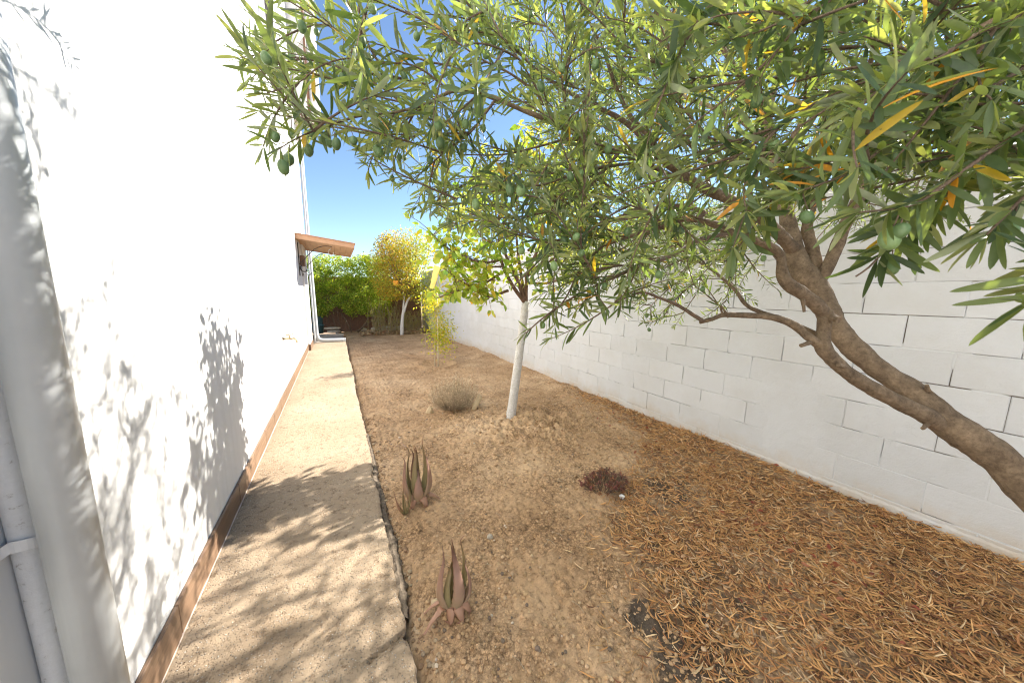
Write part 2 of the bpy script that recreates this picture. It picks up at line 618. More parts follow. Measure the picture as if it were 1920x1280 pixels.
class MB:
    """collects pieces into one mesh"""
    def __init__(s):
        s.V = []; s.F = {}; s.n = 0; s.A = {}

    def add(s, V, faces, **attrs):
        V = np.asarray(V, float)
        for f in faces:
            f = np.asarray(f, np.int64)
            s.F.setdefault(f.shape[1], []).append(f + s.n)
        for k, a in attrs.items():
            s.A.setdefault(k, []).append(np.asarray(a, float))
        s.V.append(V)
        s.n += len(V)

    def build(s, name, mat, parent=None, smooth=False):
        V = np.concatenate(s.V)
        F = [np.concatenate(f) for f in s.F.values()]
        A = {k: np.concatenate(a) for k, a in s.A.items()}
        return link(name, mesh_np(name, V, F, mat, smooth, A), parent)

    def box(s, lo, hi, bev=0.0):
        x0, y0, z0 = lo; x1, y1, z1 = hi
        if bev <= 0:
            V = [(x0, y0, z0), (x1, y0, z0), (x1, y1, z0), (x0, y1, z0), (x0, y0, z1), (x1, y0, z1), (x1, y1, z1), (x0, y1, z1)]
            Fq = [(0, 3, 2, 1), (4, 5, 6, 7), (0, 1, 5, 4), (1, 2, 6, 5), (2, 3, 7, 6), (3, 0, 4, 7)]
            s.add(V, [Fq])
            return
        c = np.array([(x0 + x1) / 2, (y0 + y1) / 2, (z0 + z1) / 2])
        h = np.array([(x1 - x0) / 2, (y1 - y0) / 2, (z1 - z0) / 2])
        V = []
        idx = {}
        for sx in (-1, 1):
            for sy in (-1, 1):
                for sz in (-1, 1):
                    for ax in range(3):
                        d = h - bev
                        d[ax] = h[ax]
                        idx[(sx, sy, sz, ax)] = len(V)
                        V.append(c + np.array([sx, sy, sz]) * d)
        Q = []; T = []
        for ax in range(3):
            a, b = [(1, 2), (2, 0), (0, 1)][ax]
            for sg in (-1, 1):
                ring = []
                for (u, v) in ((-1, -1), (1, -1), (1, 1), (-1, 1)):
                    k = [0, 0, 0]; k[ax] = sg; k[a] = u; k[b] = v
                    ring.append(idx[(k[0], k[1], k[2], ax)])
                Q.append(ring if sg > 0 else ring[::-1])
        for ax in range(3):
            a, b = [(1, 2), (2, 0), (0, 1)][ax]
            for u in (-1, 1):
                for v in (-1, 1):
                    k0 = [0, 0, 0]; k0[ax] = -1; k0[a] = u; k0[b] = v
                    k1 = [0, 0, 0]; k1[ax] = 1; k1[a] = u; k1[b] = v
                    q = [idx[(*k0, a)], idx[(*k1, a)], idx[(*k1, b)], idx[(*k0, b)]]
                    Q.append(q if u * v < 0 else q[::-1])
        for k in [(x, y, z) for x in (-1, 1) for y in (-1, 1) for z in (-1, 1)]:
            t = [idx[(*k, 0)], idx[(*k, 1)], idx[(*k, 2)]]
            T.append(t if k[0] * k[1] * k[2] > 0 else t[::-1])
        s.add(V, [Q, T])

    def tube(s, pts, rad, n=8, cap=True, wob=0.0, **attrs):
        V, Fq, Tc = tube_geo(pts, rad, n, cap, wob)
        at_ = {}
        if attrs.get('along'):
            m = len(pts)
            a = np.repeat(np.linspace(0, 1, m), n)
            if cap:
                a = np.concatenate([a, [0, 1]])
            at_['along'] = a
        s.add(V, [Fq] + ([Tc] if cap else []), **at_)


def tube_geo(pts, rad, n=8, cap=True, wob=0.0):
    P = np.asarray(pts, float)
    m = len(P)
    rad = np.broadcast_to(np.asarray(rad, float), (m,))
    T = np.gradient(P, axis=0)
    T /= np.linalg.norm(T, axis=1)[:, None] + 1e-12
    ref = np.array([0, 0, 1.0]) if abs(T[0][2]) < 0.9 else np.array([1.0, 0, 0])
    u = np.cross(T[0], ref); u /= np.linalg.norm(u)
    V = np.zeros((m, n, 3))
    ang = np.linspace(0, 2 * np.pi, n, endpoint=False)
    for i in range(m):
        u = u - T[i] * (u @ T[i]); u /= np.linalg.norm(u) + 1e-12
        w = np.cross(T[i], u)
        rr = rad[i] * (1 + wob * (rng.random(n) - 0.5))
        V[i] = P[i] + (np.cos(ang) * rr)[:, None] * u + (np.sin(ang) * rr)[:, None] * w
    V = V.reshape(-1, 3)
    i = np.arange(m - 1)[:, None] * n
    j = np.arange(n)[None, :]
    a = i + j; b = i + (j + 1) % n
    Fq = np.stack([a, b, b + n, a + n], -1).reshape(-1, 4)
    Tc = []
    if cap:
        V = np.concatenate([V, P[:1], P[-1:]])
        k = m * n
        jj = np.arange(n)
        Tc = np.concatenate([np.stack([np.full(n, k), (jj + 1) % n, jj], -1), np.stack([np.full(n, k + 1), (m - 1) * n + jj, (m - 1) * n + (jj + 1) % n], -1)])
    return V, Fq, Tc


def spline(ctrl, step):
    """Catmull-Rom through control rows (any width), resampled about every step"""
    C = np.asarray(ctrl, float)
    if len(C) < 3:
        k = max(2, int(np.linalg.norm(C[-1, :3] - C[0, :3]) / step) + 1)
        t = np.linspace(0, 1, k)[:, None]
        return C[0] * (1 - t) + C[-1] * t
    P = np.vstack([2 * C[0] - C[1], C, 2 * C[-1] - C[-2]])
    out = []
    for i in range(1, len(P) - 2):
        k = max(2, int(np.linalg.norm(P[i + 1, :3] - P[i, :3]) / step) + 1)
        t = np.linspace(0, 1, k, endpoint=False)[:, None]
        p0, p1, p2, p3 = P[i - 1], P[i], P[i + 1], P[i + 2]
        out.append(0.5 * (2 * p1 + (p2 - p0) * t + (2 * p0 - 5 * p1 + 4 * p2 - p3) * t * t + (3 * p1 - p0 - 3 * p2 + p3) * t ** 3))
    out.append(P[-2][None])
    return np.concatenate(out)


def leaf_template(stations, widths, fold=0.25, curl=0.0, twist=0.0):
    """leaf along +Y from 0 to 1, normal +Z; three verts a station"""
    V = []
    n = len(stations)
    for t, w in zip(stations, widths):
        z = -curl * t * t
        a = twist * t
        for s in (-1, 0, 1):
            x = s * w; zz = abs(s) * w * fold
            V.append((x * math.cos(a) - zz * math.sin(a), t, z + x * math.sin(a) + zz * math.cos(a)))
    Q = []
    for i in range(n - 1):
        b = i * 3
        Q += [(b, b + 1, b + 4, b + 3), (b + 1, b + 2, b + 5, b + 4)]
    return np.array(V), np.array(Q)


OLIVE_ST = [0.0, 0.07, 0.20, 0.40, 0.62, 0.82, 0.94, 1.0]
OLIVE_W = [0.008, 0.018, 0.050, 0.071, 0.072, 0.055, 0.031, 0.004]
OLIVE_T = [leaf_template(OLIVE_ST, OLIVE_W, f, c, t) for f, c, t in ((0.3, 0.05, 0), (0.45, 0.16, 0.25), (0.2, -0.06, -0.2), (0.5, 0.1, -0.35), (0.35, 0.26, 0.1), (0.25, 0.0, 0.3))]
BROAD_ST = [0.0, 0.12, 0.35, 0.62, 0.85, 1.0]
BROAD_W = [0.012, 0.18, 0.30, 0.27, 0.13, 0.005]
BROAD_T = [leaf_template(BROAD_ST, BROAD_W, f, c, t) for f, c, t in ((0.2, 0.1, 0), (0.35, 0.3, 0.2), (0.25, 0.2, -0.25), (0.1, 0.0, 0.1))]
SMALL_ST = [0.0, 0.45, 1.0]
SMALL_W = [0.02, 0.26, 0.01]
SMALL_T = [leaf_template(SMALL_ST, SMALL_W, f, c) for f, c in ((0.25, 0.1), (0.4, 0.25), (0.1, 0.0))]
NARROW_T = [leaf_template(SMALL_ST, [0.01, 0.09, 0.005], f, c) for f, c in ((0.25, 0.1), (0.4, 0.3))]
LITTER_T = []
for f, c, t in ((1.6, 0.10, 0.3), (2.2, 0.25, -0.4), (1.2, -0.22, 0.5), (2.6, 0.4, 0.2), (0.8, 0.05, -0.2), (1.9, -0.05, 0.9)):
    LITTER_T.append(leaf_template([0, 0.3, 0.7, 1.0], [0.012, 0.047, 0.042, 0.006], f, c, t))


def frames(D, N):
    """rotation matrices with columns x, y=D, z~N"""
    D = D / (np.linalg.norm(D, axis=1)[:, None] + 1e-9)
    X = np.cross(D, N)
    X /= np.linalg.norm(X, axis=1)[:, None] + 1e-9
    Z = np.cross(X, D)
    return np.stack([X, D, Z], -1)


def scatter(mb, templates, pos, D, N, size, tint, wmul=None):
    pos = np.asarray(pos); D = np.asarray(D); N = np.asarray(N); size = np.asarray(size); tint = np.asarray(tint)
    if len(pos) == 0:
        return
    Rm = frames(D, N)
    which = rng.integers(0, len(templates), len(pos))
    for k, (V, Q) in enumerate(templates):
        s = np.where(which == k)[0]
        if len(s) == 0:
            continue
        L = V[None] * size[s][:, None, None]
        if wmul is not None:
            L = L * np.stack([wmul[s], np.ones(len(s)), np.ones(len(s))], -1)[:, None, :]
        W = np.einsum('nij,nkj->nki', Rm[s], L) + pos[s][:, None]
        nv = len(V)
        Fq = Q[None] + (np.arange(len(s)) * nv)[:, None, None]
        mb.add(W.reshape(-1, 3), [Fq.reshape(-1, Q.shape[1])], tint=np.repeat(tint[s], nv, axis=0))


def unit(v):
    v = np.asarray(v, float)
    return v / (np.linalg.norm(v) + 1e-12)


def lumpy(name, center, size, mat, parent=None, seed=0, amp=0.18, sub=2, flat=False):
    """an uneven stone"""
    import bmesh
    bm = bmesh.new()
    bmesh.ops.create_icosphere(bm, subdivisions=sub, radius=1)
    r = np.random.default_rng(seed)
    ph = r.random(6) * 6
    for v in bm.verts:
        c = v.co
        k = 1 + amp * (math.sin(3 * c.x + ph[0]) + math.sin(4 * c.y + ph[1]) + math.sin(3.5 * c.z + ph[2])) * 0.5 + amp * 0.4 * (r.random() - 0.5)
        v.co = Vector((c.x * k * size[0], c.y * k * size[1], c.z * k * size[2]))
        if flat:
            v.co.z = max(-size[2] * 0.75, min(size[2] * 0.75, v.co.z))
        v.co += Vector(center)
    me = bpy.data.meshes.new(name)
    bm.to_mesh(me)
    bm.free()
    me.materials.append(MATS[mat])
    return link(name, me, parent)


# ================================================================== THE SETTING
WX = 3.089                                    # face of the block wall
HX = -0.62                                    # face of the house wall

# wide ground to the horizon
mb = MB()
mb.add([(-400, -400, -0.12), (400, -400, -0.12), (400, 400, -0.12), (-400, 400, -0.12)], [[(0, 1, 2, 3)]])
kind(mb.build('ground', 'earth_far'), 'structure')


def soil_h(x, y):
    h = 0.020 * fbm(x, y, 1.3, 3) + 0.012 * fbm(x + 9, y, 6.0, 3) + 0.030 * np.abs(fbm(x, y + 4, 17.0, 4))
    near = np.clip((2.6 - y) / 2.0, 0, 1)
    h = h + 0.014 * near * fbm(x + 3, y + 7, 38.0, 2) * (0.6 + 1.2 * np.clip(fbm(x, y, 2.2, 2) + .3, 0, 1))
    # mound heaped around the fruit tree
    d = np.hypot((x - 1.78) / 0.75, (y - 2.75) / 0.62)
    h = h + 0.085 * np.exp(-d ** 2 * 1.4) * (1 + 1.1 * fbm(x, y, 14.0, 3))
    # basins dug round the sapling and the stick
    for cx, cy, r in ((1.72, 6.15, 0.34), (1.70, 7.45, 0.26)):
        d = np.hypot(x - cx, y - cy) / r
        h = h - 0.05 * np.exp(-d ** 2 * 2) + 0.03 * np.exp(-((d - 1.1) ** 2) * 12)
    # the earth falls away along the edge of the path, rises a little to the wall
    h = h - 0.035 * np.exp(-((x - 0.17) / 0.06) ** 2) * (0.5 + np.abs(fbm(x * 0, y, 2.0, 2)) * 2)
    h = h + 0.03 * np.clip((x - 2.75) / 0.3, 0, 1) * (1 + fbm(x * 0, y, 3.0, 2))
    # falls gently away far off
    h = h - 0.05 * np.clip((y - 6.5) / 3, 0, 1)
    return h


xs = np.concatenate([np.arange(0.02, 0.5, 0.009), np.arange(0.5, 3.2, 0.0115)])
ys = [-0.9]
while ys[-1] < 13.6:
    yy = ys[-1]
    ys.append(yy + (0.03 if yy < -0.1 else 0.0095 if yy < 2.2 else 0.0095 + (yy - 2.2) * 0.006))
ys = np.array(ys)
GX, GY = np.meshgrid(xs, ys)
GZ = soil_h(GX, GY)
CHAR = [(2.05, 1.30, 0.20, 1.0), (1.13, 0.76, 0.15, 1.0), (1.16, 0.55, 0.24, 1.1), (1.45, 0.62, 0.16, 0.7), (2.35, 1.50, 0.14, 0.5), (1.30, 0.92, 0.12, 0.5), (1.78, 1.24, 0.12, 0.6), (0.95, 0.50, 0.14, 0.7)]


def char_m(x, y):
    c = np.zeros_like(x)
    for cx, cy, r, s in CHAR:
        d = np.hypot((x - cx) * (1 + 0.0), y - cy) / r
        c = np.maximum(c, s * np.exp(-d ** 2))
    c = c * (0.75 + 0.9 * fbm(x, y, 9.0, 3))
    for cx, cy, r in ((1.72, 6.15, 0.30), (1.70, 7.45, 0.24)):
        d = np.hypot(x - cx, y - cy) / r
        c = np.maximum(c, 0.33 * np.exp(-d ** 2))
    return np.clip(c, 0, 1)


def litter_density(x, y):
    # right of a line from the wall to the foot of the picture
    lx = np.interp(y, [-.9, .3, .63, 1.05, 1.4, 1.65, 2.0, 3.2, 5.0], [.95, .88, .92, 1.22, 1.50, 2.05, 2.55, 2.80, 3.05])
    d = np.clip((x - lx + .10 * fbm(x, y, 4.0, 3)) / .32, -1, 1)
    den = np.where(d > 0, d * .9 + .1, .07 * np.clip(1 + d, 0, 1))
    den = den * np.clip(.72 + 1.1 * fbm(x + 70, y, 3.2, 3), .25, 1.2)
    den = den * np.clip(1.15 - .28 * np.clip(y - 1.1, 0, 5), .12, 1)
    return den * (1 - .62 * np.clip(char_m(x, y) * 1.3, 0, 1))


HUM = np.clip(litter_density(GX, GY) * 1.15, 0, 1)
ny, nx = GX.shape
idx = np.arange(ny * nx).reshape(ny, nx)
Q = np.stack([idx[:-1, :-1], idx[:-1, 1:], idx[1:, 1:], idx[1:, :-1]], -1).reshape(-1, 4)
me = mesh_np('soil', np.stack([GX, GY, GZ], -1).reshape(-1, 3), [Q], 'soil', True, {'char': char_m(GX, GY).ravel(), 'humus': HUM.ravel()})
kind(link('soil', me), 'structure')

# concrete path: uneven broken right edge, rough slab, crack near the camera
PY0, PY1 = -1.2, 9.85
ysp = [PY0]
while ysp[-1] < PY1:
    yy = ysp[-1]
    ysp.append(yy + (0.05 if yy < 0.6 else 0.012 if yy < 3 else 0.012 + (yy - 3) * 0.008))
ysp = np.array(ysp)
edge = 0.178 + 0.018 * fbm(ysp, ysp * 0, 1.1, 2) + 0.012 * fbm(ysp, ysp * 0 + 3, 7.0, 3) + 0.010 * fbm(ysp, ysp * 0 + 8, 30.0, 4)
for cy, w, dpt in ((1.15, 0.02, 0.022), (2.42, 0.05, 0.02)):
    edge = edge - dpt * np.exp(-((ysp - cy) / w) ** 2)
NXP = 56
mbp = MB()
uu = np.linspace(0, 1, NXP)
PX = (HX - 0.05) + (edge[:, None] - (HX - 0.05)) * uu[None, :]
PYg = np.repeat(ysp[:, None], NXP, 1)
PZ = 0.050 + 0.005 * fbm(PX, PYg, 2.0, 2) + 0.0022 * fbm(PX, PYg, 34.0, 3)
PZ = PZ - 0.006 * np.clip((uu[None, :] - 0.965) / 0.035, 0, 1) ** 2
# crack running in from the broken corner
crack_y = 1.17 - (0.18 - PX) * 0.33 + 0.02 * fbm(PX, PX * 0, 18.0, 3)
cm = np.exp(-((PYg - crack_y) / 0.008) ** 2) * (PX > 0.03)
crack2 = 0.985 - (0.18 - PX) * 0.10 + 0.015 * fbm(PX, PX * 0 + 5, 20.0, 3)
cm2 = np.exp(-((PYg - crack2) / 0.010) ** 2) * (PX > 0.07)
PZ = PZ - 0.018 * np.maximum(cm, cm2)
top = np.stack([PX, PYg, PZ], -1)
side1 = np.stack([edge + 0.004 + 0.010 * fbm(ysp, ysp * 0 + 1, 45.0, 2), ysp, np.full(len(ysp), 0.020)], -1)
side2 = np.stack([edge - 0.012 + 0.010 * fbm(ysp, ysp * 0, 25.0, 2), ysp, np.full(len(ysp), -0.13)], -1)
allv = np.concatenate([top, side1[:, None], side2[:, None]], 1)
n2 = NXP + 2
idx = np.arange(len(ysp) * n2).reshape(len(ysp), n2)
Q = np.stack([idx[:-1, :-1], idx[:-1, 1:], idx[1:, 1:], idx[1:, :-1]], -1).reshape(-1, 4)
dark_tone = np.zeros(allv.shape[:2]); dark_tone[:, -2:] = 1.0; dark_tone[:, -3] = .25  # slab side coloured dark brown, the rim a quarter as much
me = mesh_np('path', allv.reshape(-1, 3), [Q], 'path_concrete', False, {'dark_tone': dark_tone.ravel()})
kind(link('path', me), 'structure')

# rough footing of spilled concrete along the path
mbf = MB()
yf = np.arange(1.25, 3.3, 0.02)
prof = []
for y in yf:
    w = 0.03 + 0.028 * (vnoise(np.array([y * 4]), np.array([0.5]))[0] + 0.5) * math.sin(min(1, (y - 1.25) / 0.2) * math.pi / 2) * (1 if y < 2.7 else max(0, (3.3 - y) / 0.6))
    e = float(np.interp(y, ysp, edge))
    j = rng.standard_normal(5) * 0.004
    prof.append([(e - 0.02, y, 0.012 + j[0]), (e + w * 0.4, y, 0.018 + j[1]), (e + w * 0.8, y, 0.008 + j[2]), (e + w + j[4], y, -0.01 + j[3]), (e + w, y, -0.09)])
prof = np.array(prof)
idx = np.arange(len(yf) * 5).reshape(len(yf), 5)
Q = np.stack([idx[:-1, :-1], idx[:-1, 1:], idx[1:, 1:], idx[1:, :-1]], -1).reshape(-1, 4)
kind(link('path_footing', mesh_np('path_footing', prof.reshape(-1, 3), [Q], 'footing')), 'structure')

# ------------------------------------------------------------------ the house
house = thing('house', 'white rendered house wall with brown skirting tiles along the path', 'house', (HX, 3.0, 0.0))
mb = MB()
mb.box((-7.0, -6.0, -0.1), (HX, 8.62, 8.5))
mb.build('wall', 'white_render', house)
mb = MB()
mb.box((-7.0, 8.62, -0.1), (-0.575, 9.55, 8.5), 0.006)
mb.build('wall', 'white_render', house)
# skirting tiles
tm = MB(); tm.box((0, 0.0015, 0), (0.014, 0.4485, 0.136), 0.003)
t0 = tm.build('skirting_tile', 'skirting', house)
TY0 = 1.56 - 0.45 * 3
t0.location = (HX + 0.001, TY0, 0.052)
first = True
y = TY0
pinv = t0.matrix_parent_inverse.copy()
for k in range(1, 19):
    y = TY0 + 0.45 * k
    if y + 0.45 > 8.62:
        break
    c = t0.copy(); COL.objects.link(c); c.parent = house
    c.matrix_parent_inverse = pinv
    c.location = (HX + 0.001 + random.uniform(-.0008, .0008), y, 0.052 + random.uniform(-.002, .002))
for (yy, l) in ((y, 8.615 - y),):
    m_ = MB(); m_.box((HX + .001, yy + .0015, .052), (HX + .015, yy + l, .194), .003); m_.build('skirting_tile', 'skirting', house)
m_ = MB(); m_.box((HX + .017, 8.606, .052), (-0.577, 8.6195, .194), .003); m_.build('skirting_tile', 'skirting', house)
m_ = MB(); m_.box((-0.574, 8.606, .052), (-0.560, 9.55, .194), .003); m_.build('skirting_tile', 'skirting', house)
# mortar bead under the tiles
m_ = MB()
yb = np.arange(0.2, 8.6, 0.05)
m_.tube(np.stack([np.full(len(yb), HX + 0.012), yb, 0.052 + 0.004 * fbm(yb, yb * 0, 6.0, 2)], -1), 0.006, 6)
m_.build('skirting_mortar', 'skirt_mortar', house, True)

# upper window with terracotta sill and grille
win = link('window', None, house, (HX, 5.8, 4.9)) if False else None
mb = MB()
mb.box((HX - 0.02, 5.36, 4.44), (HX + 0.055, 5.46, 5.9), 0.004)
mb.box((HX - 0.02, 6.24, 4.44), (HX + 0.055, 6.34, 5.9), 0.004)
mb.box((HX - 0.02, 5.465, 5.80), (HX + 0.053, 6.235, 5.9), 0.004)
win = mb.build('window', 'balcony_paint', house)
mb = MB(); mb.box((HX + 0.0, 5.32, 4.375), (HX + 0.085, 6.38, 4.435), 0.005)
mb.build('sill', 'terracotta', win)
mb = MB(); mb.box((HX - 0.02, 5.462, 4.437), (HX + 0.004, 6.238, 5.798))
mb.build('pane', 'dark_metal', win)
for k in range(6):
    mb = MB(); yy = 5.53 + k * 0.13
    mb.tube([(HX + 0.065, yy, 4.44), (HX + 0.065, yy, 5.86)], 0.007, 6)
    mb.build('grille_bar', 'dark_metal', win)
# upper terrace box that juts out over the far end
mb = MB()
mb.box((HX - 0.3, 9.0, 5.22), (-0.05, 9.54, 8.3), 0.01)
bal = mb.build('balcony', 'balcony_paint', house)
mb = MB(); mb.tube([(-0.27, 8.965, 5.2), (-0.27, 8.965, 8.3)], 0.028, 10)
mb.build('balcony_pipe', 'brown_metal', bal, True)
mb = MB(); mb.tube([(-0.44, 8.93, 6.5), (-0.06, 8.90, 7.25)], 0.018, 8)
mb.build('strut', 'white_metal', bal, True)
mb = MB(); mb.box((HX - 0.05, 9.552, 5.02), (-0.50, 9.95, 5.30), 0.01)
mb.build('beam', 'balcony_paint', bal)

# near downpipe and thin pipe on the house wall
mb = MB()
mb.tube([(-0.53, 0.997, 0.03), (-0.53, 0.997, 2.0), (-0.53, 0.997, 7.5)], 0.0395, 28)
dp = thing('downpipe', 'thick pale grey downpipe standing out from the house wall close by', 'downpipe', (-0.53, 0.997, 0.03))
mb.build('pipe', 'pipe_pvc', dp, True)
for z in (1.95,):
    mb = MB(); mb.tube([(-0.53, 0.997, z), (-0.53, 0.997, z + 0.012), (-0.53, 0.997, z + 0.06), (-0.53, 0.997, z + 0.072)], [0.041, 0.0435, 0.0435, 0.041], 28)
    mb.build('collar', 'pipe_pvc', dp, True)
tp = thing('thin_pipe', 'thin weathered pipe strapped flat to the house wall beside the thick downpipe', 'pipe', (-0.598, 1.012, 0.03))
mb = MB()
zz = np.linspace(0.03, 7.0, 60)
mb.tube(np.stack([np.full(60, -0.599), 1.012 + 0.004 * np.sin(zz * 3), zz], -1), 0.0205, 16)
mb.build('pipe', 'pipe_painted', tp, True)
mb = MB()
ang = np.linspace(-0.3, math.pi + 0.25, 14)
cl = [(-0.599 + 0.0235 * math.sin(a), 1.012 - 0.0 + 0.0235 * math.cos(a), 0.868 - 0.012 * math.cos(a)) for a in ang]
cl = [(-0.6165, 1.055, 0.856)] + cl + [(-0.6165, 0.978, 0.872), (-0.6165, 0.955, 0.874)]
P = np.array(cl)
V = []
for p in P:
    V += [p + (0, 0, -0.012), p + (0, 0, 0.012)]
V = np.array(V)
Vo = V.copy(); ctr = np.array([-0.599, 1.012, 0.868])
dirs = Vo - ctr; dirs[:, 2] = 0; dirs /= np.linalg.norm(dirs, axis=1)[:, None]
Vo = V + dirs * 0.003
k = len(P)
Qs = []
for i in range(k - 1):
    a = 2 * i
    Qs += [(a, a + 2, a + 3, a + 1)]
    o = 2 * k
    Qs += [(o + a, o + a + 1, o + a + 3, o + a + 2), (a, a + o, a + 2 + o, a + 2), (a + 1, a + 3, a + 3 + o, a + 1 + o)]
mb.add(np.concatenate([V, Vo]), [Qs])
cl_o = mb.build('clamp', 'white_metal', tp)
mb = MB(); mb.tube([(-0.619, 0.955, 0.874), (-0.611, 0.955, 0.874), (-0.609, 0.955, 0.874)], [0.016, 0.016, 0.010], 14)
mb.build('clamp_tab', 'white_metal', cl_o)

# faucet
fa = thing('faucet', 'small old brass garden faucet on the white house wall', 'faucet', (HX, 4.92, 0.80))
mb = MB(); mb.tube([(HX, 4.92, 0.80), (HX + .07, 4.92, 0.80), (HX + .10, 4.92, 0.80)], [0.014, 0.013, 0.016], 12); mb.tube([(HX - .0, 4.92, .80), (HX + .008, 4.92, .80)], [.028, .026], 14)
mb.build('body', 'brass', fa, True)
mb = MB(); mb.tube(spline([(HX + .09, 4.92, .80), (HX + .125, 4.92, .797), (HX + .145, 4.92, .775), (HX + .147, 4.92, .745)], .008), [0.012] * len(spline([(HX + .09, 4.92, .80), (HX + .125, 4.92, .797), (HX + .145, 4.92, .775), (HX + .147, 4.92, .745)], .008)), 10)
mb.build('spout', 'brass', fa, True)
mb = MB(); mb.tube([(HX + .075, 4.92, .81), (HX + .075, 4.92, .85)], .008, 8); mb.tube([(HX + .04, 4.90, .853), (HX + .11, 4.94, .853)], [.010, .010], 8)
mb.build('handle', 'brass', fa, True)

# far downpipe: comes down the end of the house and lies across the path
pp = thing('drain_pipe', 'white pipe dropping down the house corner and lying bent across the path', 'drain pipe', (-0.53, 9.9, 0.1))
mb = MB()
ctrl = [(-0.535, 9.92, 5.15), (-0.535, 9.92, 4.0), (-0.52, 9.92, 2.2), (-0.50, 9.92, 0.55), (-0.495, 9.92, 0.28), (-0.46, 9.91, 0.155), (-0.38, 9.90, 0.112), (-0.2, 9.88, 0.104), (0.17, 9.84, 0.098)]
sp_ = spline(ctrl, 0.05)
mb.tube(sp_, 0.047, 16, cap=False)
mb.build('pipe', 'pipe_pvc', pp, True)
mb = MB(); mb.tube([(0.155, 9.84, 0.098), (0.185, 9.838, 0.098)], [0.051, 0.051], 16, cap=False); mb.build('pipe_end', 'pipe_pvc', pp, True)
mb = MB()
mb.tube(spline([(-0.54, 9.70, 5.0), (-0.54, 9.70, 2.5), (-0.53, 9.70, 0.06)], .2), 0.018, 10)
tag(mb.build('thin_riser', 'pipe_pvc', None, True), 'thin white pipe running up the house corner next to the drain pipe', 'pipe')

# wooden awning over the side door
aw = thing('door_awning', 'brown wooden awning jutting from the house wall on scrolled brackets', 'awning', (HX, 8.6, 2.4))
def slope(x):
    return 2.42 - (x - HX) * 0.105


def aw_box(name, x0, x1, y0, y1, dz0, dz1, mat):
    mb = MB()
    V = []
    for (x, y) in ((x0, y0), (x1, y0), (x1, y1), (x0, y1)):
        V.append((x, y, slope(x) + dz0))
    for (x, y) in ((x0, y0), (x1, y0), (x1, y1), (x0, y1)):
        V.append((x, y, slope(x) + dz1))
    mb.add(V, [[(0, 3, 2, 1), (4, 5, 6, 7), (0, 1, 5, 4), (1, 2, 6, 5), (2, 3, 7, 6), (3, 0, 4, 7)]])
    return mb.build(name, mat, aw)


XO = 0.38
aw_box('fascia', HX + .002, XO, 7.60, 7.63, -0.005, 0.085, 'awning_fascia')
aw_box('fascia', XO, XO + .03, 7.60, 9.62, -0.005, 0.085, 'awning_fascia')
aw_box('fascia', HX + .002, XO, 9.59, 9.62, -0.005, 0.085, 'awning_fascia')
for k in range(9):
    x0 = HX + .004 + k * (XO - HX - .008) / 9
    aw_box('board', x0 + .003, x0 + (XO - HX - .008) / 9 - .001, 7.633, 9.587, 0.012 + 0.001 * (k % 2), 0.028, 'awning_wood')
aw_box('roof_sheet', HX + .002, XO + .05, 7.57, 9.65, 0.087, 0.097, 'terracotta')
for yb, mt in ((7.95, 'dark_metal'), (9.3, 'dark_metal')):
    mb = MB()
    c = [(HX + .01, yb, 1.95), (HX + .06, yb, 2.0), (HX + .16, yb, 2.12), (HX + .30, yb, 2.27), (HX + .46, yb, 2.345), (HX + .62, yb, slope(HX + .62) - .01)]
    s_ = spline(c, .03); mb.tube(s_, .007, 8)
    th = np.linspace(0, 4.2, 22)
    mb.tube(np.stack([HX + .10 + (0.085 - .012 * th) * np.cos(th + 2.2), np.full(22, yb), 1.86 + (0.085 - .012 * th) * np.sin(th + 2.2)], -1), .010, 8)
    mb.tube([(HX + .008, yb, 1.72), (HX + .008, yb, 2.38)], .011, 8)
    mb.build('bracket', mt, aw, True)
mb = MB()
th = np.linspace(0, 5.0, 24)
mb.tube(np.stack([-0.02 + (0.075 - .008 * th) * np.cos(th + 1.6), np.full(24, 8.5), slope(-0.02) - 0.075 + (0.075 - .008 * th) * np.sin(th + 1.6)], -1), .009, 8)
mb.build('scroll', 'white_metal', aw, True)
# lamp and cable
la = thing('wall_lamp', 'dark lamp box with a looping cable under the awning', 'lamp', (HX, 8.35, 2.0))
mb = MB(); mb.box((HX + .001, 8.28, 1.94), (HX + .09, 8.46, 2.16), .012); mb.build('housing', 'brown_metal', la)
mb = MB(); mb.tube(spline([(HX + .03, 8.3, 2.0), (HX + .05, 8.05, 1.95), (HX + .05, 7.9, 1.82), (HX + .05, 8.05, 1.72), (HX + .05, 8.25, 1.78)], .03), .007, 6)
mb.build('cable', 'dark_metal', la, True)

# ------------------------------------------------------------------ block wall
wall = thing('block_wall', 'white painted concrete block wall along the right of the garden', 'wall', (WX, 5.0, 0.0))
WTOP = 2.225
WY0, WY1 = -4.0, 13.25
# core with mortar that fills the joints more in some places than in others
yg = [-0.8]
while yg[-1] < WY1:
    yy = yg[-1]
    yg.append(yy + (0.0125 if yy < 3.2 else 0.0125 + (yy - 3.2) * 0.008))
yg = np.array(yg)
zg = np.arange(-0.12, WTOP - 0.002, 0.0125)
YY, ZZ = np.meshgrid(yg, zg)
nf = fbm(YY, ZZ, 9.0, 4) + 0.5 * fbm(YY + 40, ZZ, 1.6, 2)
fill = np.clip((nf + 0.27) / 0.20, 0, 1)
rec = 0.012 * (1 - fill) + 0.0005 * fill
XX = WX + 0.001 + rec
far = np.clip((YY - 3.5) / 5, 0, 1)
XX = XX * (1 - far) + (WX + 0.003) * far
bare = np.clip((1 - fill) * 1.3 - 0.2, 0, 1) * (1 - 0.85 * far) * np.clip(1.15 - .3 * np.clip(YY - .6, 0, 3), .35, 1)
ny, nx = YY.shape
idx = np.arange(ny * nx).reshape(ny, nx)
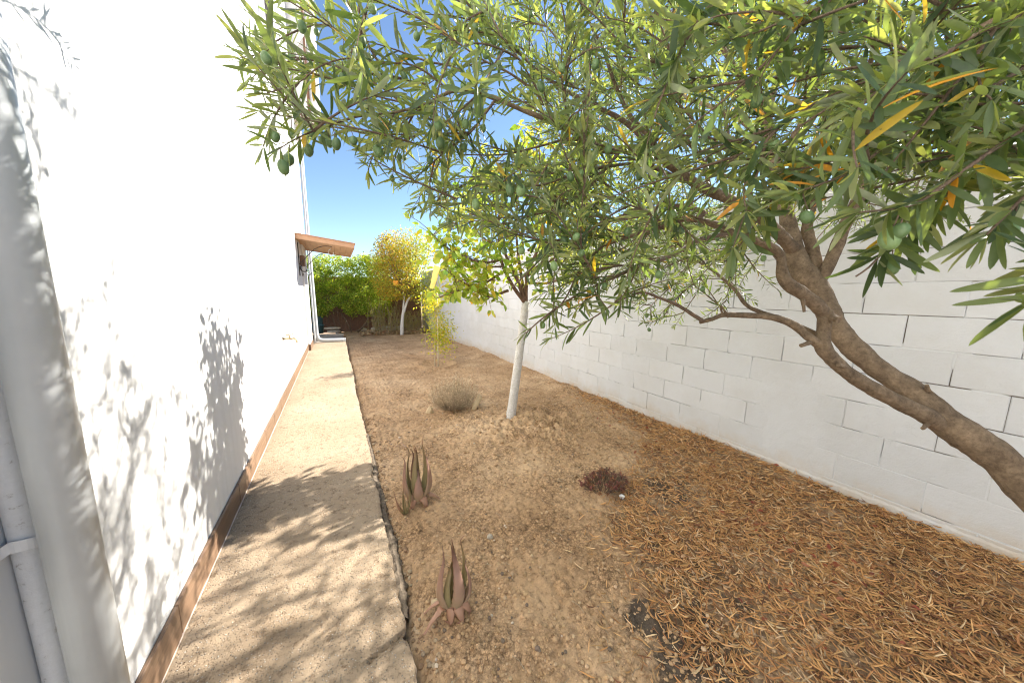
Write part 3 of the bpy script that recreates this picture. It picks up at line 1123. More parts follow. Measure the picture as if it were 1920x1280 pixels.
Q = np.stack([idx[:-1, :-1], idx[1:, :-1], idx[1:, 1:], idx[:-1, 1:]], -1).reshape(-1, 4)
link('mortar', mesh_np('mortar', np.stack([XX, YY, ZZ], -1).reshape(-1, 3), [Q], 'mortar', True, {'bare': bare.ravel()}), wall)
mb = MB(); mb.box((WX + 0.03, WY0, -0.12), (WX + 0.19, WY1, WTOP - 0.003))
mb.box((WX, WY0, -0.12), (WX + 0.029, -0.801, WTOP - 0.003))
mb.build('core', 'block_paint', wall)
# cap of render along the top
mb = MB()
yc = np.arange(-4.0, WY1 + .05, 0.1)
m = len(yc)
z0 = 2.112
capz = WTOP + 0.008 * fbm(yc, yc * 0, 1.5, 3)
V = np.concatenate([np.stack([np.full(m, WX - 0.004), yc, np.full(m, z0)], -1), np.stack([WX - 0.003 + 0.004 * fbm(yc, yc * 0, 4., 2), yc, capz - 0.012], -1), np.stack([np.full(m, WX + 0.012), yc, capz], -1), np.stack([np.full(m, WX + 0.195), yc, capz], -1), np.stack([np.full(m, WX + 0.195), yc, np.full(m, z0)], -1)])
Q = []
for r in range(4):
    for i in range(m - 1):
        Q.append((r * m + i, (r + 1) * m + i, (r + 1) * m + i + 1, r * m + i + 1))
mb.add(V, [Q])
mb.build('coping', 'block_paint', wall)


def block_mesh(seed):
    """face towards -X, rounded worn arrises; 0.394 x 0.194"""
    r = np.random.default_rng(seed)
    hw, hh = 0.1986, 0.0982
    ring = []
    for (a, b) in ((-hw, -hh), (0, -hh), (hw, -hh), (hw, 0), (hw, hh), (0, hh), (-hw, hh), (-hw, 0)):
        ring.append((a + r.uniform(-.0012, .0012), b + r.uniform(-.0012, .0012)))
    V = []
    for a, b in ring:
        V.append((0.028, a, b))
    for a, b in ring:
        V.append((0.003, a, b))
    for a, b in ring:
        V.append((-0.001 + r.uniform(-.0008, .0008), a * (1 - .0035 / abs(a)) if abs(a) > .01 else a, b * (1 - .0035 / abs(b)) if abs(b) > .01 else b))
    Q = []
    for l in (0, 8):
        for i in range(8):
            j = (i + 1) % 8
            Q.append((l + i, l + 8 + i, l + 8 + j, l + j))
    T = []
    c = len(V)
    V.append((-0.0018, 0, 0))
    for i in range(8):
        T.append((16 + i, c, 16 + (i + 1) % 8))
    return np.array(V), np.array(Q), np.array(T)


bmeshes = []
for s in range(6):
    V, Q, T = block_mesh(s)
    bmeshes.append((V, Q, T, mesh_np('block', V, [Q, T], 'block_paint')))
wpi = parent_world(wall).inverted()
nblk = 0
farb = MB()
cells = []
for kk in range(-2, 9):
    zt = 1.708 - 0.2 * kk
    off = 0.142 if kk % 2 == 0 else 0.342
    n = -3
    while True:
        yl = off + 0.4 * n
        if yl > WY1 - 0.4:
            break
        if yl > -0.75:
            cells.append((yl + 0.2, zt - 0.1))
        n += 1
cells.sort()
for yc_, zc_ in cells:
    v = random.randrange(6)
    flip = random.random() < 0.5
    jx = random.uniform(-.0018, .0018)
    if .6 < yc_ < 1.5 and zc_ < 1.0:
        jx = 0.0
    if yc_ < 8.2 and nblk < 290:
        o = bpy.data.objects.new('block', bmeshes[v][3])
        COL.objects.link(o)
        o.parent = wall
        o.matrix_parent_inverse = wpi
        o.location = (WX + jx, yc_ + random.uniform(-.001, .001), zc_ + random.uniform(-.001, .001))
        o.rotation_euler = (0 if not flip else math.pi, random.uniform(-.006, .006), random.uniform(-.004, .004))
        nblk += 1
    else:
        V, Q, T, _ = bmeshes[v]
        farb.add(V + (WX + jx * 0.3, yc_, zc_), [Q, T])
o = farb.build('far_blocks', 'block_paint', wall); kind(o, 'stuff')
# patch of smooth render trowelled over the lower courses
yp = np.arange(0.74, 1.36, 0.012); zp = np.arange(-0.05, 0.92, 0.012)
A, B = np.meshgrid(yp, zp)
ed = np.minimum.reduce([A - (0.82 + 0.14 * fbm(B, B * 0, 5., 4)), (1.27 + 0.13 * fbm(B + 9, B * 0, 5., 4)) - A, (0.80 + 0.16 * fbm(A, A * 0, 5., 4)) - B])
X = WX + 0.0005 - 0.0034 * np.clip(ed / 0.07, -1, 1) - 0.0012 * fbm(A, B, 10., 3) - 0.006 * np.clip(fbm(A * 3.0 + B, B * 0.8, 11., 2) - 0.20, 0, 1)
X = np.where(ed < -.02, WX + 0.006, X)
ny, nx = A.shape
idx = np.arange(ny * nx).reshape(ny, nx)
Q = np.stack([idx[:-1, :-1], idx[1:, :-1], idx[1:, 1:], idx[:-1, 1:]], -1).reshape(-1, 4)
link('render_patch', mesh_np('render_patch', np.stack([X, A, B], -1).reshape(-1, 3), [Q], 'block_paint', True), wall)
# lumpy white footing under the lowest course
yq = np.arange(-0.75, 2.2, 0.02)
V = []
for y in yq:
    a = 0.012 + 0.010 * vnoise(np.array([y * 7]), np.array([.3]))[0] - max(0, (y - 1.4) * 0.015)
    j = rng.standard_normal(3) * 0.0015
    V += [(WX - a * 0.3, y, 0.088 + j[0] * 2), (WX - a + j[1], y, 0.074), (WX - a * 1.3 + j[2], y, 0.03), (WX - a * 1.4, y, -0.1)]
idx = np.arange(len(yq) * 4).reshape(len(yq), 4)
Q = np.stack([idx[:-1, :-1], idx[:-1, 1:], idx[1:, 1:], idx[1:, :-1]], -1).reshape(-1, 4)
link('footing', mesh_np('footing', np.array(V), [Q], 'block_paint'), wall)

# ================================================================== FAR END OF THE GARDEN
fe = thing('board_fence', 'dark brown board fence closing the far end behind the hedge', 'fence', (1.2, 13.35, 0.0))
bmv = []
for s in range(2):
    mm_ = MB(); mm_.box((0, 0, 0), (0.1203, 0.02, 2.0 + 0.0 * s), .003)
    V = np.concatenate(mm_.V); F = [np.concatenate(f) for f in mm_.F.values()]
    bmv.append(mesh_np('board', V, F, 'fence_brown'))
fpi = parent_world(fe).inverted()
x = -1.9
while x < 3.05:
    o = bpy.data.objects.new('board', bmv[random.randrange(2)]); COL.objects.link(o); o.parent = fe; o.matrix_parent_inverse = fpi
    o.location = (x, 13.3 + random.uniform(-.004, .004), -0.05 + random.uniform(-.012, .012)); x += 0.121
for z in (0.35, 1.55):
    mb = MB(); mb.box((-1.95, 13.33, z), (3.07, 13.37, z + .07)); mb.build('rail', 'fence_brown', fe)


def rand_dirs(n, up=0.0):
    d = rng.standard_normal((n, 3)); d[:, 2] += up
    return d / np.linalg.norm(d, axis=1)[:, None]


def tints(n, cols, weights, jit=0.25, hue=0.12):
    cols = np.array(cols)
    w = rng.choice(len(cols), n, p=np.array(weights) / np.sum(weights))
    return np.clip(cols[w] * (1 + jit * (rng.random((n, 1)) * 2 - 1)) * (1 + hue * (rng.random((n, 3)) * 2 - 1)), 0, 1)


# hedge
hg = thing('hedge', 'thick bright green leafy hedge in front of the brown fence', 'hedge', (0.4, 12.8, 0.0))
N = 36000
c = []
while len(c) < 640:
    qx = rng.uniform(-1.6, 1.8); qz = rng.uniform(.55, 2.75)
    tz = 2.62 + .30 * float(vnoise(np.array([qx * 1.7]), np.array([2.0]))[0]) - .15 * max(0, qx - .7)
    bz_ = .72 + .55 * float(vnoise(np.array([qx * 1.9 + 30]), np.array([0.3]))[0]) + .1 * max(0, -qx)
    if qz > tz or qz < bz_:
        continue
    qy = 12.58 - .55 * float(vnoise(np.array([qx * 1.9 + 3]), np.array([qz * 2.1]))[0]) + rng.uniform(-.10, .45)
    c.append((qx, qy, qz, rng.uniform(.10, .20)))
c = np.array(c)
pick = rng.integers(0, len(c), N)
dd = rand_dirs(N)
dd[:, 1] -= .25
cc_ = c[pick, :3] + dd * (c[pick, 3] * rng.uniform(.65, 1.1, N))[:, None]
hn = dd + np.array([.35, -.15, .35])
c = cc_
mb = MB()
scatter(mb, SMALL_T, c, rand_dirs(N, -0.3), hn + rand_dirs(N) * .6, rng.uniform(0.045, 0.08, N), tints(N, [(0.24, 0.35, 0.048), (0.36, 0.45, 0.075), (0.46, 0.50, 0.11), (0.13, 0.20, 0.03)], [4, 3, 2.5, 1.5]))
o = mb.build('foliage', 'hedge_leaf', hg); kind(o, 'stuff')
for k, (x0, pts) in enumerate(((0.62, [(0.62, 12.75, -.02), (0.92, 12.75, .28), (1.02, 12.8, .62), (0.95, 12.9, 1.1), (1.1, 12.9, 1.8)]), (0.45, [(0.45, 12.8, -.02), (0.3, 12.8, .35), (0.12, 12.85, .8), (0.1, 12.9, 1.5)]), (-0.5, [(-.5, 12.9, -.02), (-.42, 12.9, .6), (-.3, 12.9, 1.3)]), (0.7, [(.62, 12.72, .0), (.9, 12.7, .2), (1.25, 12.68, .42), (1.45, 12.7, .2)]), (1.3, [(1.5, 12.9, 0), (1.4, 12.9, .7), (1.5, 12.95, 1.6)]))):
    mb = MB(); s_ = spline(pts, .06); mb.tube(s_, np.linspace(0.045 if k == 0 else 0.022, 0.012, len(s_)), 7, wob=.2)
    mb.build('stem', 'dark_stem', hg, True)
mb = MB()
for k in range(14):
    x0 = random.uniform(-.5, 1.6); p0 = np.array([x0, random.uniform(12.5, 12.9), 0.0]); p1 = p0 + (random.uniform(-.5, .5), random.uniform(-.1, .1), random.uniform(.4, 1.1)); p2 = p1 + (random.uniform(-.4, .4), 0, random.uniform(-.2, .4))
    mb.tube(spline([p0, p1, p2], .08), .006, 5)
o = mb.build('twigs', 'dark_stem', hg); kind(o, 'stuff')

# yellowing tree with a limewashed forked trunk
yt = thing('yellow_tree', 'small tree with yellowing leaves and a forked whitewashed trunk by the hedge', 'tree', (1.96, 11.5, 0.0))
b0 = np.array([1.96, 11.52, -0.06]); fk = np.array([2.05, 11.5, 0.86])
mb = MB(); s_ = spline([b0, (1.985, 11.51, .4), fk], .06); mb.tube(s_, np.linspace(.062, .045, len(s_)), 10, wob=.1)
s_ = spline([fk - (0.0, 0, .12), (2.20, 11.48, 1.16), (2.42, 11.46, 1.36)], .05); mb.tube(s_, np.linspace(.042, .032, len(s_)), 9, wob=.1)
s_ = spline([fk - (0.02, 0, .12), (2.06, 11.5, 1.1), (2.10, 11.5, 1.36)], .05); mb.tube(s_, np.linspace(.034, .026, len(s_)), 9, wob=.1)
mb.build('trunk', 'lime_wash', yt, True)
mb = MB()
ends = []
for k in range(44):
    st = np.array([2.10, 11.5, 1.34]) if k % 2 else np.array([2.42, 11.46, 1.34])
    e = np.array([random.uniform(1.25, 3.02), random.uniform(11.0, 12.2), random.uniform(1.25, 3.3)])
    s_ = spline([st, (st + e) / 2 + (random.uniform(-.15, .15), 0, .1), e], .07); mb.tube(s_, np.linspace(.016, .004, len(s_)), 5); ends.append(e)
kind(mb.build('branches', 'dark_stem', yt), 'stuff')
N = 15000
cc = []
while len(cc) < N:
    e = ends[random.randrange(len(ends))]
    p = e + rng.standard_normal(3) * (.30, .26, .28)
    if (p[2] < 1.15 and p[0] < 2.5) or p[0] > 3.05:
        continue
    ctr = np.array([2.3, 11.6, 2.2])
    if np.sum(((p - ctr) / (1.35, 1.0, 1.45)) ** 2) < 1:
        cc.append(p)
cc = np.array(cc[:N])
gz = np.clip((cc[:, 0] - 1.9) / 0.9, 0, 1)
mb = MB()
ta = tints(N, [(0.46, 0.32, 0.05), (0.56, 0.44, 0.08), (0.40, 0.38, 0.07), (0.36, 0.19, 0.035), (0.27, 0.32, 0.06)], [3.5, 3.5, 3.5, 1, 3])
tb = tints(N, [(0.42, 0.46, 0.10), (0.32, 0.40, 0.07), (0.50, 0.46, 0.11)], [3, 3, 2])
scatter(mb, SMALL_T, cc, rand_dirs(N, -.3), rand_dirs(N, .4) + (.5, -.6, .4), rng.uniform(.05, .085, N), np.where(rng.random((N, 1)) < gz[:, None], tb, ta))
o = mb.build('foliage', 'broad_leaf', yt); kind(o, 'stuff')
mb = MB()
ctr = atY(742, 530, 11.0)
mb.box(ctr + (-.075, -.004, -.075), ctr + (.075, .004, .075), .002)
o = mb.build('orange_card', 'orange_card'); o.rotation_euler = (0, 0, 0)
tag(o, 'small square orange card hung among the yellow leaves', 'card')

# tall dry weeds and leaf litter under the hedge
mb = MB()
P_, D_, N_, S_, T_ = [], [], [], [], []
for k in range(150):
    x0 = rng.uniform(1.05, 2.9) if k % 4 else rng.uniform(.9, 3.0); y0 = rng.uniform(11.9, 12.5); h = rng.uniform(.35, 1.15) * (1 if x0 < 2.0 else .65)
    lean = rng.uniform(-.22, .22)
    s_ = spline([(x0, y0, -.03), (x0 + lean * .4, y0, h * .6), (x0 + lean, y0 + rng.uniform(-.1, .1), h)], .09)
    mb.tube(s_, np.linspace(.006, .002, len(s_)), 4, cap=False)
    for q in s_[1:]:
        for r in range(4):
            P_.append(q + rng.standard_normal(3) * .012); d = rng.standard_normal(3); d[2] = abs(d[2]) + .3; D_.append(d); N_.append(rng.standard_normal(3)); S_.append(rng.uniform(.04, .10)); T_.append((0.33, 0.33, 0.17) if rng.random() < .55 else (0.42, 0.33, 0.18))
wd = thing('weeds', 'tall pale dry weeds standing at the foot of the hedge', 'weeds', (1.7, 12.2, 0.0))
wd['kind'] = 'stuff'
o = mb.build('stalks', 'dry_stem', wd); kind(o, 'stuff')
mb = MB(); scatter(mb, NARROW_T, P_, D_, N_, S_, T_); o = mb.build('leaves', 'broad_leaf', wd); kind(o, 'stuff')
mb = MB()
N = 2600
lx = rng.uniform(0.7, 3.0, N); ly = 11.6 + np.abs(rng.standard_normal(N)) * .35; lz = -.045 + np.abs(rng.standard_normal(N)) * .05
scatter(mb, SMALL_T, np.stack([lx, ly, lz], -1), rand_dirs(N) * (1, 1, .4), rand_dirs(N, 1), rng.uniform(.05, .10, N), tints(N, [(0.36, 0.25, 0.13), (0.26, 0.15, 0.07), (0.44, 0.33, 0.2)], [3, 2, 2]))
o = mb.build('fallen_leaves', 'litter'); kind(o, 'stuff', 'dry fallen leaves drifted at the foot of the hedge')

# flat stones, blocks, grey boards, pots
for k, (x, y, z, sx, sy, sz, lb) in enumerate(((-.12, 12.45, .06, .22, .16, .06, 'lower flat grey slab of the little stack beyond the boards'), (-.16, 12.47, .165, .25, .17, .055, 'upper flat tan slab of the little stack beyond the boards'))):
    tag(lumpy('stone_slab', (x, y, z), (sx, sy, sz), 'flat_stone', None, k + 3, .12, 2, True), lb, 'stone', 'flat stone slabs stacked at the path end')
for k, (x, y, sx, sz, lb) in enumerate(((1.22, 12.7, .16, .10, 'rounded pale stone lying beside the bent hedge stem'), (1.62, 12.75, .20, .13, 'pale kerb block between the rounded stone and the weeds'), (2.05, 12.8, .20, .12, 'pale kerb block deep among the weeds'), (0.85, 12.95, .12, .07, 'small pale stone under the hedge leaves'))):
    tag(lumpy('kerb_stone', (x, y, sz * .5), (sx, .11, sz), 'white_block', None, k + 13, .1, 2, k in (1, 2)), lb, 'stone', 'pale stones under the hedge')
BL = ['nearest grey board lying across the path behind the drain pipe', 'second grey board from the drain pipe laid over the path', 'third grey board from the drain pipe laid over the path', 'fourth grey board from the drain pipe laid over the path', 'fifth grey board from the drain pipe laid over the path', 'farthest grey board laid over the path near the stone slabs']
yb = 10.05
for k in range(6):
    mb = MB(); w = random.uniform(.24, .32); z = .035 + random.uniform(-.008, .012)
    mb.box((-.58 + random.uniform(-.03, .03), yb, z - .035), (.14 + random.uniform(-.02, .03), yb + w, z), .006)
    tag(mb.build('grey_board', 'grey_wood'), BL[k], 'board', 'grey boards over the path'); yb += w + .025
for k, (z0, r0, r1, h, lb) in enumerate(((0.0, .155, .185, .30, 'lower teal plastic pot at the house corner, holding the other'), (0.22, .145, .175, .34, 'upper teal plastic pot with a green plant at the house corner'))):
    t = thing('plant_pot', lb, 'pot', (-.58, 12.6, z0))
    mb = MB(); mb.tube([(-.58, 12.6, z0), (-.58, 12.6, z0 + h - .03), (-.58, 12.6, z0 + h - .028), (-.58, 12.6, z0 + h), (-.58, 12.6, z0 + h - .02)], [r0, r1, r1 + .012, r1 + .012, r1 - .01], 20)
    mb.build('pot', 'pot_plastic', t, True)
    if k:
        mb = MB(); n = 90; pc = np.array([-.56, 12.58, .66]) + rng.standard_normal((n, 3)) * (.08, .08, .07)
        scatter(mb, SMALL_T, pc, rand_dirs(n), rand_dirs(n, .6), rng.uniform(.05, .09, n), tints(n, [(0.13, 0.22, 0.04), (0.2, 0.28, 0.06)], [2, 1]))
        o = mb.build('foliage', 'hedge_leaf', t); kind(o, 'stuff')

# ================================================================== SAPLING, STICK
def gz(x, y):
    return float(soil_h(np.array([x]), np.array([y]))[0])


sp = thing('sapling', 'thin sapling with yellow green leaves tied to a pale stake', 'sapling', (1.66, 6.17, gz(1.66, 6.17)))
mb = MB(); s_ = spline([(1.66, 6.17, -.06), (1.67, 6.17, .4), (1.72, 6.18, .8), (1.66, 6.17, 1.3)], .06); mb.tube(s_, np.linspace(.012, .005, len(s_)), 7)
mb.build('trunk', 'dry_stem', sp, True)
mb = MB(); n = 2300
pc = []
while len(pc) < n:
    if rng.random() < .68:
        p = np.array([1.80, 6.18, .62]) + rng.standard_normal(3) * (.13, .13, .20)
    else:
        p = np.array([1.62, 6.15, 1.2]) + rng.standard_normal(3) * (.10, .10, .15)
    pc.append(p)
pc = np.array(pc)
scatter(mb, SMALL_T, pc, rand_dirs(n, -.3), rand_dirs(n, .5), rng.uniform(.03, .055, n), tints(n, [(0.50, 0.46, 0.05), (0.40, 0.44, 0.06), (0.26, 0.34, 0.05), (0.6, 0.5, 0.08)], [3, 3, 2, 1]))
o = mb.build('foliage', 'broad_leaf', sp); kind(o, 'stuff')
mb = MB()
for k in range(16):
    a = np.array([1.69, 6.17, rng.uniform(.35, 1.2)]); b = pc[rng.integers(0, n)]
    mb.tube([a, b], [.004, .002], 4, cap=False)
kind(mb.build('twigs', 'dry_stem', sp), 'stuff')
mb = MB(); mb.tube([(1.715, 6.13, -.08), (1.725, 6.14, .7), (1.735, 6.15, 1.48)], [.009, .009, .008], 8)
tag(mb.build('stake', 'cane', None, True), 'straight pale cane stake beside the yellow green sapling', 'stake')
mb = MB(); s_ = spline([(1.79, 7.46, -.06), (1.785, 7.46, .15), (1.80, 7.47, .38)], .05); mb.tube(s_, .005, 6); mb.tube([(1.787, 7.46, .2), (1.84, 7.45, .3)], .003, 5)
tag(mb.build('bare_seedling', 'dry_stem'), 'bare twig of a seedling in the far planting basin', 'seedling')

# ================================================================== DRY BUSH AND ITS STONES
bx, by = 1.19, 3.60
bz = gz(bx, by)
db = thing('dry_bush', 'round dry grey brown bush on the bare soil by the path', 'bush', (bx, by, bz))
mb = MB(); mb2 = MB()
P_, D_, S_, T_ = [], [], [], []
for k in range(620):
    a = rng.uniform(0, 2 * math.pi); r = math.sqrt(rng.random())
    base = np.array([bx + .11 * r * math.cos(a), by + .10 * r * math.sin(a), bz])
    out = r * (0.75 + .3 * rng.random()); h = (.22 + .27 * rng.random() ** 1.6) * (.85 + .5 * float(vnoise(np.array([a * 1.6]), np.array([.7]))[0])) * math.sqrt(max(.12, 1 - (out * .82) ** 2))
    tip = np.array([bx + .34 * out * math.cos(a) + rng.normal(0, .03), by + .31 * out * math.sin(a) + rng.normal(0, .03), bz + h])
    mid = (base + tip) / 2 + np.array([.05 * out * math.cos(a), .05 * out * math.sin(a), -.01]) + rng.standard_normal(3) * .01
    s_ = np.array([base, (base + mid) / 2, mid, (mid + tip) / 2, tip])
    mb.tube(s_, np.linspace(.0020, .0008, 5), 3, cap=False)
    for q in range(4):
        t = rng.uniform(.55, 1.05); pt = mid * (1 - max(0, 2 * t - 1)) + tip * max(0, 2 * t - 1) if t > .5 else base * (1 - 2 * t) + mid * 2 * t
        P_.append(pt); d = unit(tip - mid) + rng.standard_normal(3) * .5; D_.append(d); S_.append(rng.uniform(.018, .035))
        T_.append(np.array((0.78, 0.62, 0.43)) * rng.uniform(.7, 1.2))
o = mb.build('stems', 'dry_stem', db); kind(o, 'stuff')
scatter(mb2, NARROW_T, P_, D_, rng.standard_normal((len(P_), 3)), S_, T_)
o = mb2.build('dry_leaves', 'litter', db); kind(o, 'stuff')
# curved stone at the right, flat one at the left
mb = MB(); s_ = spline([(1.37, 3.43, gz(1.37, 3.43) - .03), (1.405, 3.44, .06), (1.455, 3.46, .13), (1.475, 3.47, .19)], .02)
mb.tube(s_, np.interp(np.linspace(0, 1, len(s_)), [0, .3, .8, 1], [.020, .034, .038, .018]), 10, wob=.12)
tag(mb.build('upright_stone', 'bone_stone', None, True), 'curved tan stone standing upright against the right of the dry bush', 'stone')
tag(lumpy('flat_stone', (.90, 3.62, gz(.90, 3.62) + .03), (.05, .04, .055), 'bone_stone', None, 44, .2, 1), 'small angular tan stone on the left of the dry bush', 'stone')


# ================================================================== ALOES
def aloe_leaf(base, tip, w, bow, mat, parent, name='leaf', hook=None, seg=14, thick=.30):
    base = np.array(base, float); tip = np.array(tip, float)
    ax = tip - base
    side = unit(np.cross(ax, (bow[0], bow[1], 0.001)))
    ctr = [base, base + ax * .33 + np.array(bow) * .8, base + ax * .68 + np.array(bow) * .6, tip]
    if hook is not None:
        ctr.append(tip + np.array(hook))
    s_ = spline(ctr, np.linalg.norm(ax) / seg)
    m = len(s_)
    t = np.linspace(0, 1, m)
    wid = w * .92 * np.interp(t, [0, .08, .22, .45, .72, .92, 1], [.80, 1.0, 1, .70, .36, .13, .02])
    T = np.gradient(s_, axis=0); T /= np.linalg.norm(T, axis=1)[:, None]
    V = []
    n = 10
    for i in range(m):
        x = side - T[i] * (side @ T[i]); x = unit(x); z = np.cross(x, T[i])
        if z @ np.array([bow[0], bow[1], 0]) < 0:
            z = -z
        for k in range(n):
            a = 2 * math.pi * k / n
            cx = math.cos(a) * wid[i]; cz = math.sin(a) * wid[i] * thick
            cz += -abs(cx) ** 2 / (w + 1e-6) * .55            # channelled: edges turn inwards
            if k in (0, n // 2):
                cx *= 1.0 + .08 * ((i % 2) * 2 - 1)            # toothed edge
            V.append(s_[i] + x * cx + z * cz)
    i = np.arange(m - 1)[:, None] * n; j = np.arange(n)[None]
    Fq = np.stack([i + j, i + (j + 1) % n, i + (j + 1) % n + n, i + j + n], -1).reshape(-1, 4)
    V = np.array(V)
    return link(name, mesh_np(name, V, [Fq], mat, True, {'along': np.repeat(t, n)}), parent)


def make_aloe(name, label, x, y, leaves, dry, scale=1.0):
    z = gz(x, y)
    t = thing(name, label, 'aloe plant', (x, y, z))
    for (az, r0, r1, h, w, mat, hook) in leaves:
        a = math.radians(az)                      # azimuth from +X
        d = np.array([math.cos(a), math.sin(a), 0])
        base = np.array([x, y, z + .03 * scale]) + d * r0 * scale
        tip = np.array([x, y, z]) + d * r1 * .8 * scale + (0, 0, h * scale)
        aloe_leaf(base, tip, w * scale, d * (.035 * scale), mat, t, 'leaf', None if hook is None else np.array(hook) * scale)
    for (az, l, w) in dry:
        a = math.radians(az); d = np.array([math.cos(a), math.sin(a), 0])
        base = np.array([x, y, z + .035 * scale]) + d * .03 * scale
        tip = np.array([x, y, z + .012]) + d * l * scale
        aloe_leaf(base, tip, w * scale, np.array([d[0] * .004, d[1] * .004, .04 * scale]), 'aloe_dry', t, 'dry_leaf', np.array([d[1] * .03, -d[0] * .03, .01]) * scale, 10, .18)
    return t


G, Pk = 'aloe_green', 'aloe_pink'
make_aloe('aloe', 'taller aloe with a small offset at its foot beside the path', .41, 2.02,
          [(262, .040, .030, .245, .040, Pk, (0, 0, .015)), (196, .050, .105, .33, .036, Pk, (-.025, 0, .045)), (150, .030, .065, .37, .026, G, (-.045, .01, .06)), (232, .022, .020, .36, .032, G, (-.012, 0, .05)),
           (20, .035, .055, .41, .030, G, (.012, 0, .05)), (335, .045, .075, .34, .034, Pk, (.012, 0, .05)), (75, .02, .0, .36, .022, G, (-.01, 0, .05)), (350, .055, .085, .30, .028, Pk, (.02, 0, .05)), (110, .03, .05, .33, .024, Pk, (-.02, .0, .05))],
          [(298, .085, .040), (345, .14, .030), (225, .07, .034), (40, .10, .028)], 1.0)
make_aloe('aloe', 'aloe nearest the camera with pinkish leaves and dried skirt', .385, 1.20,
          [(285, .036, .028, .265, .040, Pk, (-.02, 0, .10)), (185, .046, .060, .29, .037, Pk, (-.005, 0, .09)), (215, .03, .035, .25, .026, G, (-.055, .01, .035)), (90, .02, .0, .28, .024, G, (-.01, 0, .08)),
           (15, .040, .055, .35, .024, G, (.03, 0, .02)), (340, .050, .070, .24, .032, Pk, (.01, 0, .03)), (60, .03, .035, .28, .022, G, (-.01, .01, .08))],
          [(200, .17, .018), (165, .14, .016), (278, .085, .034), (318, .085, .036), (238, .075, .034)], .92)
pu = thing('aloe_offset', 'small dark aloe offset at the foot of the taller aloe', 'aloe plant', (.315, 1.955, gz(.315, 1.955)))
z0 = gz(.315, 1.955)
for k, (az, r1, h, w) in enumerate(((200, .06, .15, .012), (260, .03, .15, .014), (300, .02, .13, .012), (150, .07, .17, .010), (20, .03, .18, .011), (100, .02, .17, .010), (330, .05, .15, .010), (235, .07, .12, .010))):
    a = math.radians(az); d = np.array([math.cos(a), math.sin(a), 0])
    aloe_leaf(np.array([.315, 1.955, z0]) + d * .015, np.array([.315, 1.955, z0 + h]) + d * r1, w, d * .02, 'aloe_green' if k % 3 else 'aloe_dry', pu, 'leaf', None, 8)

# ================================================================== WITHERED SUCCULENT
sx_, sy_ = 1.64, 1.54
sz_ = gz(sx_, sy_)
su = thing('withered_succulent', 'low clump of withered reddish brown succulent on the soil', 'succulent', (sx_, sy_, sz_))
mb = MB(); P_, D_, N_, S_, T_ = [], [], [], [], []
for k in range(120):
    a = rng.uniform(0, 2 * math.pi); r = math.sqrt(rng.random()) * .165; x = sx_ + r * math.cos(a) * 1.15; y = sy_ + r * math.sin(a) * .85
    h = (.095 * (1 - (r / .19) ** 2) + .012) * rng.uniform(.6, 1.2)
    tip = np.array([x + rng.normal(0, .012), y + rng.normal(0, .012), sz_ + h]); base = np.array([sx_ + (x - sx_) * .7, sy_ + (y - sy_) * .7, sz_])
    mb.tube([base, (base + tip) / 2 + rng.standard_normal(3) * .006, tip], .003, 4, cap=False)
    red = rng.random()
    for q in range(9):
        d = rng.standard_normal(3); d[2] = abs(d[2]) * .7 + .1
        P_.append(tip - (0, 0, rng.uniform(0, .02))); D_.append(d); N_.append((0, 0, 1)); S_.append(rng.uniform(.012, .024)); T_.append(np.array((0.22, 0.085, 0.065) if red < .6 else (0.34, 0.15, 0.07) if red < .8 else (0.17, 0.10, 0.07)) * rng.uniform(.7, 1.3))
kind(mb.build('stems', 'dark_stem', su), 'stuff')
mb = MB(); scatter(mb, SMALL_T, P_, D_, N_, S_, T_); o = mb.build('leaves', 'litter', su); kind(o, 'stuff')
tag(lumpy('white_pebble', (1.665, 1.40, gz(1.665, 1.40) + .012), (.024, .018, .016), 'balcony_paint', None, 91, .2, 1), 'white pebble at the front edge of the withered succulent', 'pebble')
tag(lumpy('clay_pebble', (.325, 1.27, gz(.325, 1.27) + .008), (.026, .02, .014), 'bone_stone', None, 92, .2, 1), 'orange tan pebble lying left of the nearest aloe', 'pebble')
tag(lumpy('pale_stone', (.70, 1.50, gz(.70, 1.50) + .010), (.020, .018, .016), 'flat_stone', None, 93, .2, 1), 'pale rounded stone alone on bare soil right of both aloes', 'pebble')

# ================================================================== FRUIT TREE
ft = thing('fruit_tree', 'young fruit tree with round green leaves and a white limewashed trunk', 'tree', (1.62, 2.96, 0.0))
b0 = np.array([1.615, 2.96, -.03])
tp0 = np.array([1.80, 2.96, 1.33])
mb = MB(); s_ = spline([b0, (1.64, 2.96, .10), (1.685, 2.955, .45), (1.74, 2.96, .85), tp0], .05)
mb.tube(s_, np.interp(np.linspace(0, 1, len(s_)), [0, .06, .15, 1], [.075, .058, .05, .041]), 14, wob=.05)
mb.build('trunk', 'lime_wash', ft, True)
fb = []


def fbranch(pts, r0, r1=.004):
    s_ = spline(pts, .05); fb.append((s_, r0, r1)); return s_


